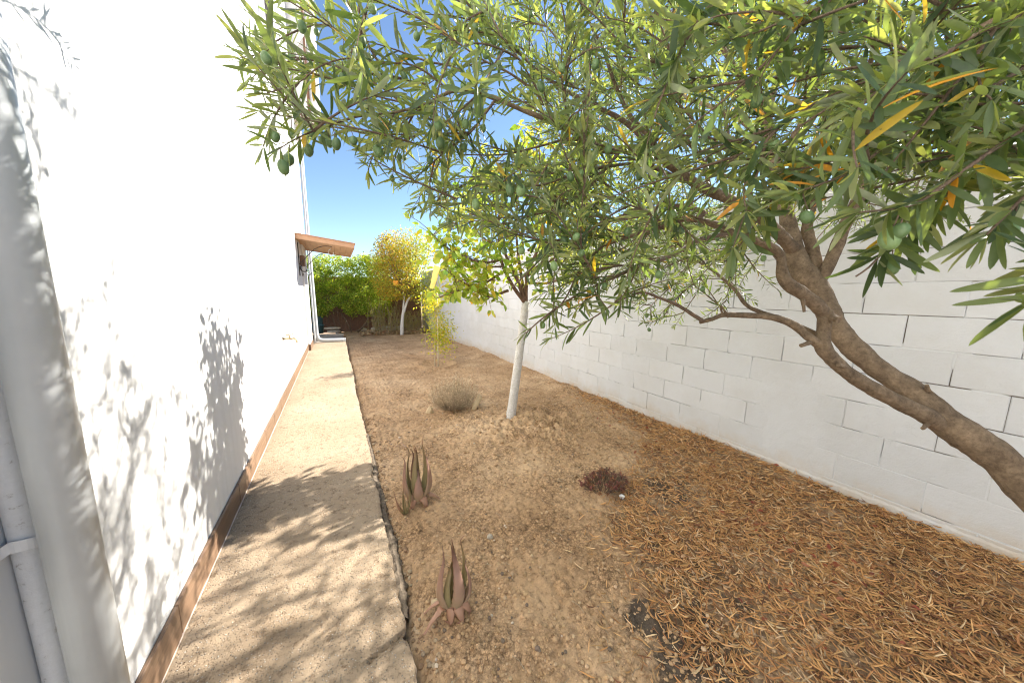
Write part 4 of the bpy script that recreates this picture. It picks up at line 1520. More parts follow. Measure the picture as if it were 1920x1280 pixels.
top = tp0 - (0, 0, .03)
ZD = 3.05
fbranch([top, at(968, 520, 3.3), at(945, 470, 3.3), at(932, 420, 3.3), at(925, 350, 3.3)], .024)
fbranch([top, at(958, 530, 3.25), at(938, 480, 3.2), at(936, 400, 3.15), at(955, 330, 3.1)], .022)
fbranch([top, at(975, 500, 3.4), at(968, 430, 3.4), at(975, 330, 3.4), at(985, 270, 3.4)], .02)
fbranch([top, at(990, 510, 3.3), at(1015, 450, 3.3), at(1016, 380, 3.3), at(1012, 300, 3.3), at(1010, 240, 3.3)], .020)
fbranch([at(952, 545, 3.3), at(915, 565 - 10, 3.1), at(870, 530, 2.9), at(838, 508, 2.75)], .016)
fbranch([at(943, 510, 3.3), at(900, 535, 3.1), at(850, 547, 2.9), at(818, 560, 2.8)], .014)
fbranch([at(936, 488, 3.25), at(905, 492, 3.0), at(865, 478, 2.8), at(835, 463, 2.7), at(805, 432, 2.6)], .012)
fbranch([at(834, 463, 2.7), at(843, 440, 2.7), at(850, 412, 2.65)], .004, .002)
fbranch([at(940, 500, 3.3), at(885, 500, 3.2), at(850, 490, 3.0), at(820, 480, 3.0)], .010)
fbranch([at(985, 520, 3.3), at(1040, 470, 3.5), at(1090, 420, 3.6), at(1120, 350, 3.6)], .016)
fbranch([at(985, 530, 3.3), at(1030, 530, 3.2), at(1080, 510, 3.2), at(1130, 470, 3.2)], .014)
fbranch([at(945, 470, 3.3), at(900, 440, 3.2), at(880, 400, 3.2), at(870, 370, 3.2)], .010)
fbranch([at(932, 420, 3.3), at(895, 380, 3.3), at(885, 330, 3.3)], .008)
fbranch([at(1016, 380, 3.3), at(1060, 330, 3.3), at(1070, 280, 3.3)], .009)
fbranch([at(936, 400, 3.15), at(905, 350, 2.8), at(900, 300, 2.7)], .008)
fbranch([at(990, 470, 3.4), at(1060, 400, 3.5), at(1120, 330, 3.6), at(1150, 290, 3.7)], .014)
fbranch([at(1000, 440, 3.4), at(1040, 350, 3.7), at(1050, 290, 3.8)], .013)
fbranch([at(985, 520, 3.4), at(1080, 460, 3.7), at(1180, 420, 3.9), at(1230, 330, 4.0)], .014)
fbranch([at(1015, 450, 3.3), at(1080, 330, 3.2), at(1110, 270, 3.1)], .012)
fbranch([at(1010, 300, 3.3), at(1000, 250, 3.3)], .009)
fbranch([at(970, 300, 3.2), at(985, 260, 3.2)], .008)
for s_, r0, r1 in fb:
    mb = MB(); mb.tube(s_, np.linspace(r0, r1, len(s_)), 8, wob=.12); mb.build('branch', 'fruit_bark', ft, True)
P_, D_, N_, S_, T_ = [], [], [], [], []
tw = MB()
FC = [(0.32, 0.42, 0.085), (0.42, 0.49, 0.12), (0.20, 0.32, 0.06), (0.52, 0.52, 0.15), (0.55, 0.40, 0.06)]
FW = [4, 3.5, 2, 1.5, .5]
for s_, r0, r1 in fb:
    L = len(s_)
    for i in range(int(L * .22), L):
        for rep in range(4 if r0 <= .016 else 2):
            if rng.random() > .80:
                continue
            d = rng.standard_normal(3) * (1, 1, .6); d = unit(d)
            ln = rng.uniform(.03, .20)
            e = s_[i] + d * ln + (0, 0, .02)
            if ln > .05:
                tw.tube([s_[i], (s_[i] + e) / 2 + (0, 0, .01), e], [.003, .0025, .0015], 4, cap=False)
            for q in range(rng.integers(2, 6)):
                P_.append(e + rng.standard_normal(3) * .02); dd = d + rng.standard_normal(3) * .7; dd[2] -= .45; D_.append(unit(dd)); N_.append(rng.standard_normal(3) * .5 + (.2, -.1, .8)); S_.append(rng.uniform(.045, .088))
T_ = tints(len(P_), FC, FW, .2)
kind(tw.build('twigs', 'fruit_bark', ft), 'stuff')
P_ = np.array(P_); D_ = np.array(D_); N_ = np.array(N_); S_ = np.array(S_)


def view_size(P, S):
    v = P - CAM
    z = v @ F_
    px = 960 + FPX * (v @ R_) / np.maximum(z, .05); py = 640 - FPX * (v @ U_) / np.maximum(z, .05)
    s = S * FPX / np.maximum(z, .05)
    inside = (z > .08) & (px > -20) & (px < 1940) & (py > -20) & (py < 1300)
    return np.where(inside, s, 0), px, py


def shade_ok(P):
    """false where a leaf would throw its shadow high on the sunny part of the house wall or far up the path"""
    s_ = (P[:, 0] - HX) / SD[0]
    yw = P[:, 1] - s_ * SD[1]; zw = P[:, 2] - s_ * SD[2]
    env = np.interp(yw, [1.30, 1.5, 1.58, 1.7, 2.0, 2.2, 2.45, 3.2, 3.7, 4.0, 5.0], [9, 2.3, 1.25, 1.0, 1.15, 1.42, 1.28, 1.02, .45, 0, -1])
    t = (P[:, 2] - .05) / SD[2]
    xp = P[:, 0] - t * SD[0]; yp = P[:, 1] - t * SD[1]
    lim = 2.60 + (.19 - xp) * 1.22 + .25
    onpath = (zw < .05) & (xp < .2)
    return np.where(onpath, yp < lim, zw < env)


def split_leaves(P, D, N, S, T, templates, tint_classes, mat, parent, cnt):
    """the leaves that show largest become objects of their own, the rest one mass"""
    sz, px, py = view_size(P, S)
    order = np.argsort(-sz)
    big = order[:cnt]; rest = order[cnt:]
    meshes = []
    for V, Q in templates:
        row = []
        for c in tint_classes:
            row.append(mesh_np('leaf', V, [Q], mat, True, {'tint': np.tile(np.array(c), (len(V), 1))}))
        meshes.append(row)
    Rm = frames(D[big], N[big])
    pinv_ = parent_world(parent).inverted()
    tc = np.array(tint_classes)
    for i, b in enumerate(big):
        k = int(np.argmin(np.sum((tc - T[b]) ** 2, 1)))
        o = bpy.data.objects.new('leaf', meshes[rng.integers(0, len(templates))][k])
        COL.objects.link(o)
        o.parent = parent
        o.matrix_parent_inverse = pinv_
        mm = Matrix([[*(Rm[i][r] * S[b]), P[b][r]] for r in range(3)] + [[0, 0, 0, 1]])
        o.matrix_basis = mm
    mb = MB()
    scatter(mb, templates, P[rest], D[rest], N[rest], S[rest], T[rest])
    o = mb.build('foliage', mat, parent, True); kind(o, 'stuff')


ok = shade_ok(P_)
P_, D_, N_, S_, T_ = P_[ok], D_[ok], N_[ok], S_[ok], T_[ok]
split_leaves(P_, D_, N_, S_, T_, BROAD_T, FC, 'broad_leaf', ft, 290)
# yellow sticky trap hanging in the fruit tree
mb = MB()
A_ = [at(814, 496, 2.55), at(826, 501, 2.54), at(814, 541, 2.56), at(806, 541, 2.56)]
nrm = unit(np.cross(np.array(A_[1]) - A_[0], np.array(A_[3]) - A_[0])) * .002
V = [np.array(a) + nrm for a in A_] + [np.array(a) - nrm for a in A_]
mb.add(V, [[(0, 1, 2, 3), (7, 6, 5, 4), (0, 4, 5, 1), (1, 5, 6, 2), (2, 6, 7, 3), (3, 7, 4, 0)]])
tag(mb.build('sticky_trap', 'trap_yellow'), 'long yellow sticky insect trap hanging from the fruit tree', 'insect trap')

# ================================================================== OLIVE TREE
ol = thing('olive_tree', 'leaning olive tree with long narrow leaves and green olives', 'tree', at(2280, 1270, .95) * (1, 1, 0))
wood = []                                        # (points, radii)


def limb(ctrl, name='branch', step=.02, n=10, wob=.10, world_pts=False):
    """ctrl rows: px, py, depth, radius"""
    C = np.array(ctrl if world_pts else [[*at(a, b, z), r] for a, b, z, r in ctrl], float)
    s_ = spline(C, step)
    P = s_[:, :3]; r = np.where(s_[:, 3] > .006, .0048 + (s_[:, 3] - .006) * .64, s_[:, 3] * .8); r = np.maximum(r, .0012)
    ph = rng.random(3) * 9
    q = np.arange(len(P)) * step
    P = P + (r * (.05 if r.max() > .04 else .10))[:, None] * np.stack([np.sin(q * 23 + ph[0]), np.sin(q * 19 + ph[1]), np.sin(q * 21 + ph[2])], -1)
    mb = MB(); mb.tube(P, r * (1 + .035 * np.sin(q * 27 + ph[0]) + .03 * np.sin(q * 57 + ph[1])), n, wob=wob)
    mb.build(name, 'olive_bark' if r.max() > .012 else 'twig_bark', ol, True)
    wood.append((P, r))
    return P


# trunk, leaning in from beyond the right of the picture
limb([(2500, 1500, .80, .105), (2150, 1120, .98, .098), (1920, 905, 1.15, .088), (1815, 818, 1.22, .083), (1735, 762, 1.29, .084), (1690, 722, 1.33, .066), (1640, 685, 1.37, .062), (1592, 646, 1.42, .066), (1563, 605, 1.46, .066), (1550, 575, 1.49, .066), (1530, 540, 1.53, .075), (1500, 500, 1.57, .072), (1482, 440, 1.62, .055), (1470, 380, 1.66, .048), (1455, 310, 1.70, .044), (1443, 265, 1.72, .042)], 'trunk', .018, 18, .07)
limb([(1443, 270, 1.72, .036), (1440, 215, 1.72, .030), (1450, 170, 1.7, .024), (1470, 110, 1.66, .018), (1490, 40, 1.62, .012), (1500, -60, 1.6, .008)])
limb([(1452, 285, 1.71, .026), (1480, 265, 1.68, .022), (1505, 225, 1.64, .019), (1520, 185, 1.6, .016), (1545, 130, 1.55, .012), (1590, 40, 1.5, .008)])
limb([(1540, 545, 1.52, .050), (1530, 500, 1.56, .045), (1520, 460, 1.6, .040), (1515, 420, 1.63, .034), (1530, 370, 1.66, .026), (1570, 300, 1.7, .018), (1640, 220, 1.75, .011)])
limb([(1440, 250, 1.72, .026), (1415, 190, 1.72, .020), (1380, 130, 1.68, .014), (1340, 40, 1.62, .009)])
# second stem from the fork
limb([(1770, 800, 1.25, .045), (1730, 775, 1.25, .046), (1690, 757, 1.25, .044), (1640, 730, 1.25, .040), (1590, 700, 1.25, .038), (1562, 674, 1.25, .037), (1544, 648, 1.25, .039), (1544, 612, 1.26, .034), (1547, 582, 1.26, .037)], 'trunk', .016, 16, .08)
limb([(1556, 596, 1.26, .034), (1535, 575, 1.25, .037), (1505, 552, 1.24, .036), (1480, 535, 1.23, .034), (1468, 515, 1.23, .030), (1466, 500, 1.23, .026), (1462, 478, 1.23, .024), (1440, 462, 1.22, .024), (1405, 447, 1.2, .023), (1375, 437, 1.18, .021), (1340, 421, 1.16, .017), (1290, 410, 1.13, .014), (1255, 415, 1.1, .012), (1236, 426, 1.08, .011), (1190, 440, 1.04, .007), (1130, 462, 1.0, .004)])
limb([(1236, 426, 1.08, .010), (1232, 408, 1.07, .009), (1215, 397, 1.05, .009), (1190, 395, 1.03, .008), (1150, 412, 1.0, .006), (1100, 430, .97, .004)])
limb([(1300, 412, 1.13, .012), (1320, 400, 1.15, .012), (1290, 388, 1.12, .010), (1240, 385, 1.08, .008)])
limb([(1545, 650, 1.25, .030), (1520, 633, 1.26, .026), (1490, 610, 1.28, .022), (1455, 597, 1.3, .020), (1420, 592, 1.32, .018), (1385, 590, 1.33, .017), (1355, 590, 1.34, .015), (1335, 598, 1.34, .013), (1312, 604, 1.35, .012)])
limb([(1318, 602, 1.34, .012), (1300, 590, 1.33, .011), (1270, 572, 1.3, .009), (1235, 558, 1.27, .007), (1205, 548, 1.24, .006), (1170, 560, 1.2, .004)])
limb([(1548, 635, 1.28, .018), (1520, 622, 1.31, .017), (1470, 600, 1.35, .014), (1420, 583, 1.4, .013), (1398, 570, 1.43, .012), (1380, 545, 1.45, .011), (1355, 522, 1.46, .009), (1330, 503, 1.47, .007), (1290, 480, 1.46, .004)])
limb([(1355, 592, 1.34, .006), (1350, 575, 1.33, .004), (1345, 570, 1.33, .003)])
# pruned stubs
for ctrl in ([(1552, 592, 1.25, .030), (1574, 600, 1.21, .022)], [(1522, 640, 1.26, .018), (1502, 648, 1.24, .012)], [(1590, 690, 1.24, .016), (1572, 684, 1.21, .012)], [(1740, 735, 1.27, .020), (1738, 722, 1.25, .010)], [(1738, 795, 1.24, .016), (1730, 803, 1.22, .010)], [(1366, 594, 1.33, .012), (1352, 573, 1.32, .006)], [(1505, 560, 1.22, .014), (1508, 585, 1.22, .008)]):
    C = np.array([[*at(a, b, z), r * .6] for a, b, z, r in ctrl])
    mb = MB(); mb.tube([C[0, :3], C[0, :3] * .4 + C[1, :3] * .6, C[1, :3]], [C[0, 3], C[1, 3] * 1.1, C[1, 3]], 8, wob=.25); mb.build('stub', 'olive_bark', ol)
# big upper limb that runs out to the left
limb([(1490, 470, 1.58, .045), (1440, 420, 1.5, .038), (1390, 385, 1.42, .033), (1340, 362, 1.34, .030), (1300, 342, 1.27, .027), (1265, 315, 1.21, .025), (1235, 292, 1.16, .022), (1200, 280, 1.12, .020), (1160, 281, 1.08, .018), (1125, 277, 1.05, .0165), (1100, 256, 1.03, .015), (1075, 243, 1.01, .013), (1040, 229, .98, .011), (990, 210, .95, .009), (930, 186, .92, .0075), (885, 173, .9, .0065), (845, 172, .88, .006), (800, 195, .86, .005), (740, 211, .83, .004), (670, 219, .80, .003), (610, 238, .77, .002), (560, 268, .75, .0015)])
limb([(1265, 315, 1.21, .016), (1225, 285, 1.2, .014), (1190, 245, 1.2, .013), (1150, 215, 1.18, .012), (1095, 190, 1.15, .010), (1045, 160, 1.12, .007), (1000, 125, 1.08, .005), (940, 70, 1.02, .003), (880, 20, .98, .002)])
limb([(1240, 290, 1.17, .012), (1215, 255, 1.15, .011), (1180, 215, 1.12, .010), (1150, 150, 1.08, .008), (1130, 90, 1.05, .006), (1100, 30, 1.02, .004), (1080, -40, 1.0, .003)])
limb([(1330, 360, 1.33, .014), (1320, 310, 1.32, .012), (1290, 265, 1.3, .011), (1250, 235, 1.27, .008), (1200, 190, 1.22, .005)])
limb([(1320, 310, 1.32, .009), (1345, 270, 1.33, .008), (1365, 255, 1.34, .007), (1355, 200, 1.34, .005), (1350, 140, 1.34, .003)])
limb([(1285, 340, 1.24, .012), (1240, 320, 1.18, .009), (1190, 308, 1.12, .007), (1140, 312, 1.07, .006), (1080, 326, 1.02, .005), (1020, 345, .97, .004), (950, 356, .92, .003), (880, 365, .88, .002), (820, 385, .85, .0015)])
limb([(1130, 275, 1.05, .009), (1090, 262, 1.05, .008), (1060, 262, 1.04, .006), (1010, 275, 1.0, .004), (940, 290, .95, .003), (860, 290, .9, .002)])
limb([(1165, 281, 1.08, .008), (1110, 345, 1.02, .006), (1050, 390, .97, .005), (1000, 402, .93, .004), (940, 420, .9, .003), (880, 400, .87, .002)])
limb([(1375, 437, 1.18, .010), (1310, 450, 1.12, .009), (1260, 480, 1.07, .008), (1200, 500, 1.02, .006), (1130, 530, .97, .005), (1070, 560, .93, .004), (1020, 595, .9, .003), (985, 625, .88, .002)])
limb([(900, 176, .9, .004), (860, 130, .87, .003), (800, 115, .84, .003), (730, 90, .81, .002), (660, 70, .78, .0015)])
limb([(1040, 229, .98, .006), (1010, 180, .96, .005), (960, 140, .93, .004), (900, 110, .9, .003), (830, 60, .86, .002), (760, 20, .83, .0015)])
limb([(845, 172, .88, .004), (780, 125, .83, .003), (710, 118, .79, .0025), (650, 110, .76, .002), (600, 125, .73, .002), (560, 155, .71, .0015), (500, 175, .69, .001)])
limb([(740, 211, .83, .003), (720, 250, .82, .002), (700, 290, .81, .002), (690, 320, .80, .0015)])
limb([(930, 186, .92, .005), (905, 220, .9, .004), (880, 250, .88, .003), (840, 280, .86, .0025), (800, 315, .84, .002), (770, 340, .83, .0015)])
limb([(1100, 430, .97, .005), (1050, 450, .93, .004), (1000, 500, .9, .003), (960, 540, .88, .002)])
limb([(1130, 462, 1.0, .005), (1090, 500, .96, .004), (1060, 560, .93, .003), (1030, 590, .92, .002)])
# limbs that run to the back of the crown
limb([(1440, 262, 1.72, .026), (1370, 215, 1.95, .020), (1280, 180, 2.2, .016), (1180, 130, 2.6, .010), (1120, 110, 3.1, .006), (1080, 130, 3.4, .004)])
limb([(1470, 380, 1.66, .026), (1400, 340, 1.9, .020), (1300, 320, 2.2, .015), (1200, 310, 2.6, .010), (1150, 320, 3.1, .006), (1100, 330, 3.4, .004)])
limb([(1482, 430, 1.62, .022), (1420, 430, 1.85, .017), (1330, 450, 2.1, .012), (1260, 460, 2.5, .009), (1200, 470, 2.9, .006), (1160, 480, 3.2, .004)])
limb([(1455, 310, 1.70, .022), (1400, 270, 1.8, .018), (1330, 250, 2.0, .013), (1240, 240, 2.3, .008), (1130, 220, 2.6, .004)])
limb([(1440, 215, 1.72, .022), (1380, 60, 1.7, .016), (1300, -100, 1.65, .011), (1180, -260, 1.6, .006)])
limb([(1440, 240, 1.72, .020), (1330, 60, 1.55, .014), (1150, -80, 1.4, .010), (950, -160, 1.2, .006), (800, -220, 1.1, .004)])
# boughs that come forward over the camera's right
limb([(1600, 200, 1.5, .014), (1640, 90, 1.2, .012), (1660, -60, .9, .010), (1700, -200, .7, .008)])
# unseen boughs beside and behind the camera, added to shade the near walls
tb = at(2150, 1120, .98); tu = at(1530, 540, 1.53)
limb([(*tb, .050), (*(tb + (.02, -.10, .35)), .042), (1.72, -.20, 2.02, .034), (1.25, -.38, 2.35, .022), (.75, -.80, 2.6, .012), (.4, -1.3, 2.8, .006)], 'branch', .03, 10, .1, True)
limb([(1.72, -.20, 2.02, .030), (1.95, -.7, 2.4, .022), (2.1, -1.3, 2.75, .012), (2.2, -1.9, 3.0, .006)], 'branch', .03, 10, .1, True)
limb([(*tu, .040), (2.25, .45, 2.35, .030), (2.45, -.1, 2.75, .020), (2.55, -.8, 3.05, .010)], 'branch', .03, 10, .1, True)
limb([(1.72, -.20, 2.02, .026), (1.45, .05, 2.45, .018), (1.1, .2, 2.8, .010), (.8, .1, 3.1, .006)], 'branch', .03, 10, .1, True)
FT = []
for ctrl in ([(2250, 30, .62, .006), (1990, 190, .46, .0045), (1920, 240, .43, .004), (1850, 290, .42, .0035), (1772, 346, .41, .003), (1720, 380, .41, .0025), (1677, 391, .41, .002), (1610, 398, .41, .0015)],
             [(2100, 20, .62, .006), (1900, 140, .52, .005), (1789, 205, .50, .004), (1720, 231, .49, .0035), (1672, 264, .48, .003), (1600, 320, .47, .0025), (1540, 345, .47, .002), (1480, 365, .47, .0015)],
             [(1960, 240, .56, .0035), (1820, 330, .53, .003), (1729, 404, .51, .0025), (1695, 432, .50, .0022), (1659, 469, .49, .002), (1629, 501, .48, .0018), (1605, 518, .48, .0012)],
             [(2150, 260, .48, .004), (1990, 310, .42, .003), (1930, 360, .40, .003), (1880, 410, .39, .002), (1850, 440, .39, .0015)],
             [(2100, 400, .42, .003), (2000, 510, .37, .002), (1940, 560, .355, .0015), (1925, 570, .35, .001)],
             [(2200, -150, .6, .005), (1920, 25, .47, .004), (1840, 60, .45, .003), (1760, 110, .44, .003), (1690, 140, .44, .002), (1620, 190, .44, .0015)],
             [(1720, 270, .60, .004), (1640, 285, .57, .003), (1560, 305, .55, .0025), (1510, 315, .54, .002), (1460, 320, .53, .0015)],
             [(1700, -120, .62, .004), (1560, 0, .55, .003), (1470, 40, .53, .0025), (1420, 60, .52, .002), (1370, 75, .51, .0015)],
             [(1500, -150, .66, .004), (1380, -30, .6, .003), (1300, 50, .57, .002), (1270, 110, .56, .0015)],
             [(1560, 250, .66, .003), (1480, 330, .62, .002), (1430, 400, .60, .002), (1380, 470, .58, .0015)],
             [(2050, 420, .5, .003), (1950, 330, .48, .003), (1880, 260, .47, .002), (1800, 230, .46, .0015)]):
    FT.append(limb(ctrl, 'branch', .012, 6, .05))

# gather leaf sprays
LP, LD, LN, LS, LT = [], [], [], [], []
OLI = []                                         # olives: position
OC = [(0.084, 0.126, 0.054), (0.118, 0.160, 0.068), (0.185, 0.215, 0.095), (0.050, 0.082, 0.040), (0.36, 0.25, 0.035), (0.42, 0.20, 0.03)]


def leaves_along(P, start, spacing, size, yellow=.02, olives=.05, droop=.25, keep=1.0):
    seg = np.linalg.norm(np.diff(P, axis=0), axis=1); cum = np.concatenate([[0], np.cumsum(seg)])
    Lt = cum[-1]
    s = start * Lt + rng.uniform(0, spacing)
    k = rng.integers(0, 2)
    while s < Lt:
        p = np.array([np.interp(s, cum, P[:, c]) for c in range(3)])
        q = np.array([np.interp(min(Lt, s + .01), cum, P[:, c]) for c in range(3)]); q0 = np.array([np.interp(max(0, s - .01), cum, P[:, c]) for c in range(3)])
        t = unit(q - q0)
        up = np.array([0, 0, 1.0]); a = unit(np.cross(t, up) + 1e-6); b = np.cross(a, t)
        sd = a if k % 2 == 0 else b
        sd = unit(sd + rng.standard_normal(3) * .35)
        for sg in (-1, 1):
            if rng.random() > keep:
                continue
            ang = rng.uniform(.55, 1.1)
            d = t * math.cos(ang) + sd * sg * math.sin(ang) + rng.standard_normal(3) * .12
            d[2] += .10 - droop * rng.random()
            nrm = t * .6 + up * .8 + rng.standard_normal(3) * .35
            LP.append(p); LD.append(unit(d)); LN.append(nrm)
            LS.append(size * rng.uniform(.72, 1.22) * (.8 + .35 * math.sin(math.pi * min(1, (s / Lt)))))
            r = rng.random()
            if r < yellow:
                LT.append(OC[4] if rng.random() < .6 else OC[5])
            else:
                c = np.array(OC[rng.choice(4, p=[.36, .28, .14, .22])]); LT.append(c * rng.uniform(.75, 1.25))
        if rng.random() < olives:
            OLI.append((p + (0, 0, -.004), size))
        s += spacing * rng.uniform(.75, 1.3); k += 1
    # terminal leaves
    t = unit(P[-1] - P[-2])
    for j in range(3):
        LP.append(P[-1]); LD.append(unit(t + rng.standard_normal(3) * .35)); LN.append(rng.standard_normal(3) * .4 + (0, 0, 1)); LS.append(size * rng.uniform(.6, .95)); LT.append(OC[rng.integers(0, 3)])


for P in FT:
    leaves_along(P, .30, .014, .066, .04, .08, .45)
# leaves on the thin ends of the traced limbs
for P, r in wood:
    if r.max() < .05 and r[-1] < .006:
        i = int(np.argmax(r < .005))
        if len(P) - i > 4:
            leaves_along(P[i:], .05, .017, .055, .02, .06)

nodes = np.concatenate([P[::2] for P, r in wood if r.max() < .09])
ndir = np.concatenate([np.gradient(P, axis=0)[::2] for P, r in wood if r.max() < .09])


def inside(poly, x, y):
    c = False
    n = len(poly)
    for i in range(n):
        x0, y0 = poly[i]; x1, y1 = poly[(i + 1) % n]
        if (y0 > y) != (y1 > y) and x < (x1 - x0) * (y - y0) / (y1 - y0) + x0:
            c = not c
    return c


REG = [  # region of the crown, depth range, sprays, leaf size, yellow share, olives
    ([(470, 150), (530, 60), (640, 10), (900, 0), (1000, 110), (900, 180), (740, 220), (640, 250), (540, 260)], .70, 1.02, 50, .070, .010, .20),
    ([(560, 230), (720, 215), (850, 175), (920, 190), (860, 250), (740, 310), (700, 330), (600, 280)], .78, .95, 12, .058, .01, .40),
    ([(760, 290), (860, 230), (1000, 240), (1150, 160), (1300, 250), (1330, 400), (1200, 500), (1060, 470), (960, 440), (860, 420), (770, 400)], .80, 1.4, 150, .062, .02, .08),
    ([(900, 0), (1350, 0), (1350, 230), (1150, 170), (1020, 200)], .85, 1.7, 140, .062, .015, .08),
    ([(1000, 430), (1200, 470), (1230, 540), (1100, 600), (990, 630), (970, 600), (985, 520), (1000, 480)], .85, 1.15, 44, .058, .015, .10),
    ([(1350, 0), (1920, 0), (1920, 240), (1750, 300), (1550, 330), (1400, 280)], .9, 2.2, 300, .052, .035, .02),
    ([(1200, 400), (1420, 380), (1440, 480), (1380, 560), (1290, 600), (1200, 560)], 1.25, 2.0, 125, .044, .015, .02),
    ([(1480, 300), (1780, 260), (1740, 400), (1640, 450), (1500, 430)], 1.4, 2.1, 60, .040, .02, .01),
    ([(1560, 0), (1920, 0), (1920, 330), (1780, 330), (1640, 240)], .42, .75, 50, .066, .05, .06),
    ([(1320, 0), (1560, 0), (1600, 240), (1420, 360), (1300, 200)], .55, .9, 38, .066, .025, .07),
    # the back of the crown, over towards the fruit tree
    ([(1000, 60), (1400, 0), (1450, 400), (1300, 520), (1150, 540), (1020, 450), (960, 300)], 1.7, 2.6, 220, .054, .03, .01),
    ([(1040, 150), (1400, 50), (1450, 380), (1300, 500), (1150, 530), (1060, 450)], 2.3, 3.5, 340, .058, .03, .0),
    # above the top of the picture
    ([(600, -420), (1500, -420), (1700, -20), (560, -20)], .8, 2.2, 170, .058, .03, .02),
]
twm = MB()
ntw = 0
order = []
for (poly, z0, z1, cnt, size, ye, oi) in REG:
    xs_ = [p[0] for p in poly]; ys_ = [p[1] for p in poly]
    c = 0
    while c < cnt:
        x = rng.uniform(min(xs_), max(xs_)); y = rng.uniform(min(ys_), max(ys_))
        if inside(poly, x, y):
            order.append((at(x, y, rng.uniform(z0, z1)), size, ye, oi, z0)); c += 1
for k in range(300):  # unseen leaf sprays around the camera, added to block light there
    order.append((np.array([rng.uniform(.5, 3.0), rng.uniform(-2.0, .75), rng.uniform(2.0, 3.3)]), .058, .03, 0, 1.0))
SKY = [(545, 300), (640, 300), (700, 345), (770, 350), (740, 420), (820, 460), (700, 480), (560, 480)]
GAP = [(900, 205), (960, 215), (1010, 245), (985, 275), (930, 270), (890, 250)]
WALL = [(1000, 660), (1230, 620), (1290, 660), (1480, 640), (1600, 470), (1920, 620), (1920, 1280), (700, 1280)]


FR = [(770, 430), (880, 425), (905, 455), (985, 500), (985, 560), (965, 600), (968, 636), (1015, 645), (1015, 730), (780, 730)]


def free(p):
    v = p - CAM
    z = v @ F_
    if z < .0:
        return np.linalg.norm(v) > .35
    x = 960 + FPX * (v @ R_) / z; y = 640 - FPX * (v @ U_) / z
    if z < .3 or (x < 450 and y > -30) or (x < 560 and y > 330):
        return False
    return not (inside(SKY, x, y) or inside(GAP, x, y) or inside(FR, x, y) or (inside(WALL, x, y) and z > .45))


tg = np.array([o[0] for o in order])
todo = np.ones(len(order), bool)
nd_ = list(nodes); nv_ = list(ndir)
dist = np.full(len(order), 1e9); who = np.zeros(len(order), int)
NA = np.array(nd_)
for i in range(len(order)):
    d = np.linalg.norm(NA - tg[i], axis=1); who[i] = int(np.argmin(d)); dist[i] = d[who[i]]
for it in range(len(order)):
    i = int(np.argmin(np.where(todo, dist, 1e9)))
    todo[i] = False
    T, size, ye, oi, z0 = order[i]
    if T[0] > WX - .06 and T[2] < WTOP + .1:
        T = np.array([WX - .06, T[1], T[2]])
    A = np.array(nd_[who[i]]); v = unit(nv_[who[i]])
    L = np.linalg.norm(T - A)
    dirn = unit(T - A)
    # a short jump is drawn out along a natural heading (outwards from the trunk, a little down)
    if L < .16:
        out = unit(.6 * v + .6 * dirn + np.array([-.35, .05, .02]) + rng.standard_normal(3) * .25)
        T = A + out * rng.uniform(.16, .26); L = np.linalg.norm(T - A); dirn = unit(T - A)
        if T[0] > WX - .06 and T[2] < WTOP + .1:
            T[0] = WX - .06
    mid = A + (T - A) * .5 + v * L * .16 + rng.standard_normal(3) * L * .05 + (0, 0, .06 * L)
    tt = np.linspace(0, 1, max(6, int(L / .02)))[:, None]
    P = (1 - tt) ** 2 * A + 2 * tt * (1 - tt) * mid + tt ** 2 * T
    if not free(P[-1]) or not free(P[len(P) * 2 // 3]):
        continue
    r0 = min(.0045, .0012 + L * .008)
    twm.tube(P, np.linspace(r0, .0009, len(P)), 5, cap=False)
    st = max(.12, 1 - .24 / L) if L > .3 else .15
    leaves_along(P, st, .0185, size * .92, ye, oi, .02, .95)
    base = len(nd_)
    for j in range(2, len(P), 3):
        nd_.append(P[j]); nv_.append(T - mid)
    new = np.array(nd_[base:])
    if len(new):
        D2 = np.linalg.norm(tg[:, None] - new[None], axis=2); m2 = D2.argmin(1); v2 = D2[np.arange(len(tg)), m2]
        up = todo & (v2 < dist); dist[up] = v2[up]; who[up] = base + m2[up]
kind(twm.build('twigs', 'twig_bark', ol, True), 'stuff')
LP = np.array(LP); LD = np.array(LD); LN = np.array(LN); LS = np.array(LS); LT = np.array(LT)
# nothing may hang right in front of the lens, nor where the picture shows open sky, wall or ground
sz_v, pxv, pyv = view_size(LP, LS)
depth = (LP - CAM) @ F_
keep = (depth > .27) | (depth < -.05)
keep &= ~((depth > 0) & (depth < .5) & (pyv > 470) & (pxv < 1500))
skyg = np.array([inside(SKY, a, b) for a, b in zip(pxv, pyv)])
keep &= ~((depth > 0) & skyg)
frg = np.array([inside(FR, a, b) for a, b in zip(pxv, pyv)])
keep &= ~((depth > 0) & frg)
keep &= shade_ok(LP)
wallg = np.array([inside(WALL, a, b) for a, b in zip(pxv, pyv)])
keep &= ~((depth > .45) & wallg)
keep &= ~((depth > 0) & (pxv < 435))
LP, LD, LN, LS, LT = LP[keep], LD[keep], LN[keep], LS[keep], LT[keep]
split_leaves(LP, LD, LN, LS, LT, OLIVE_T, OC, 'olive_leaf', ol, 295)

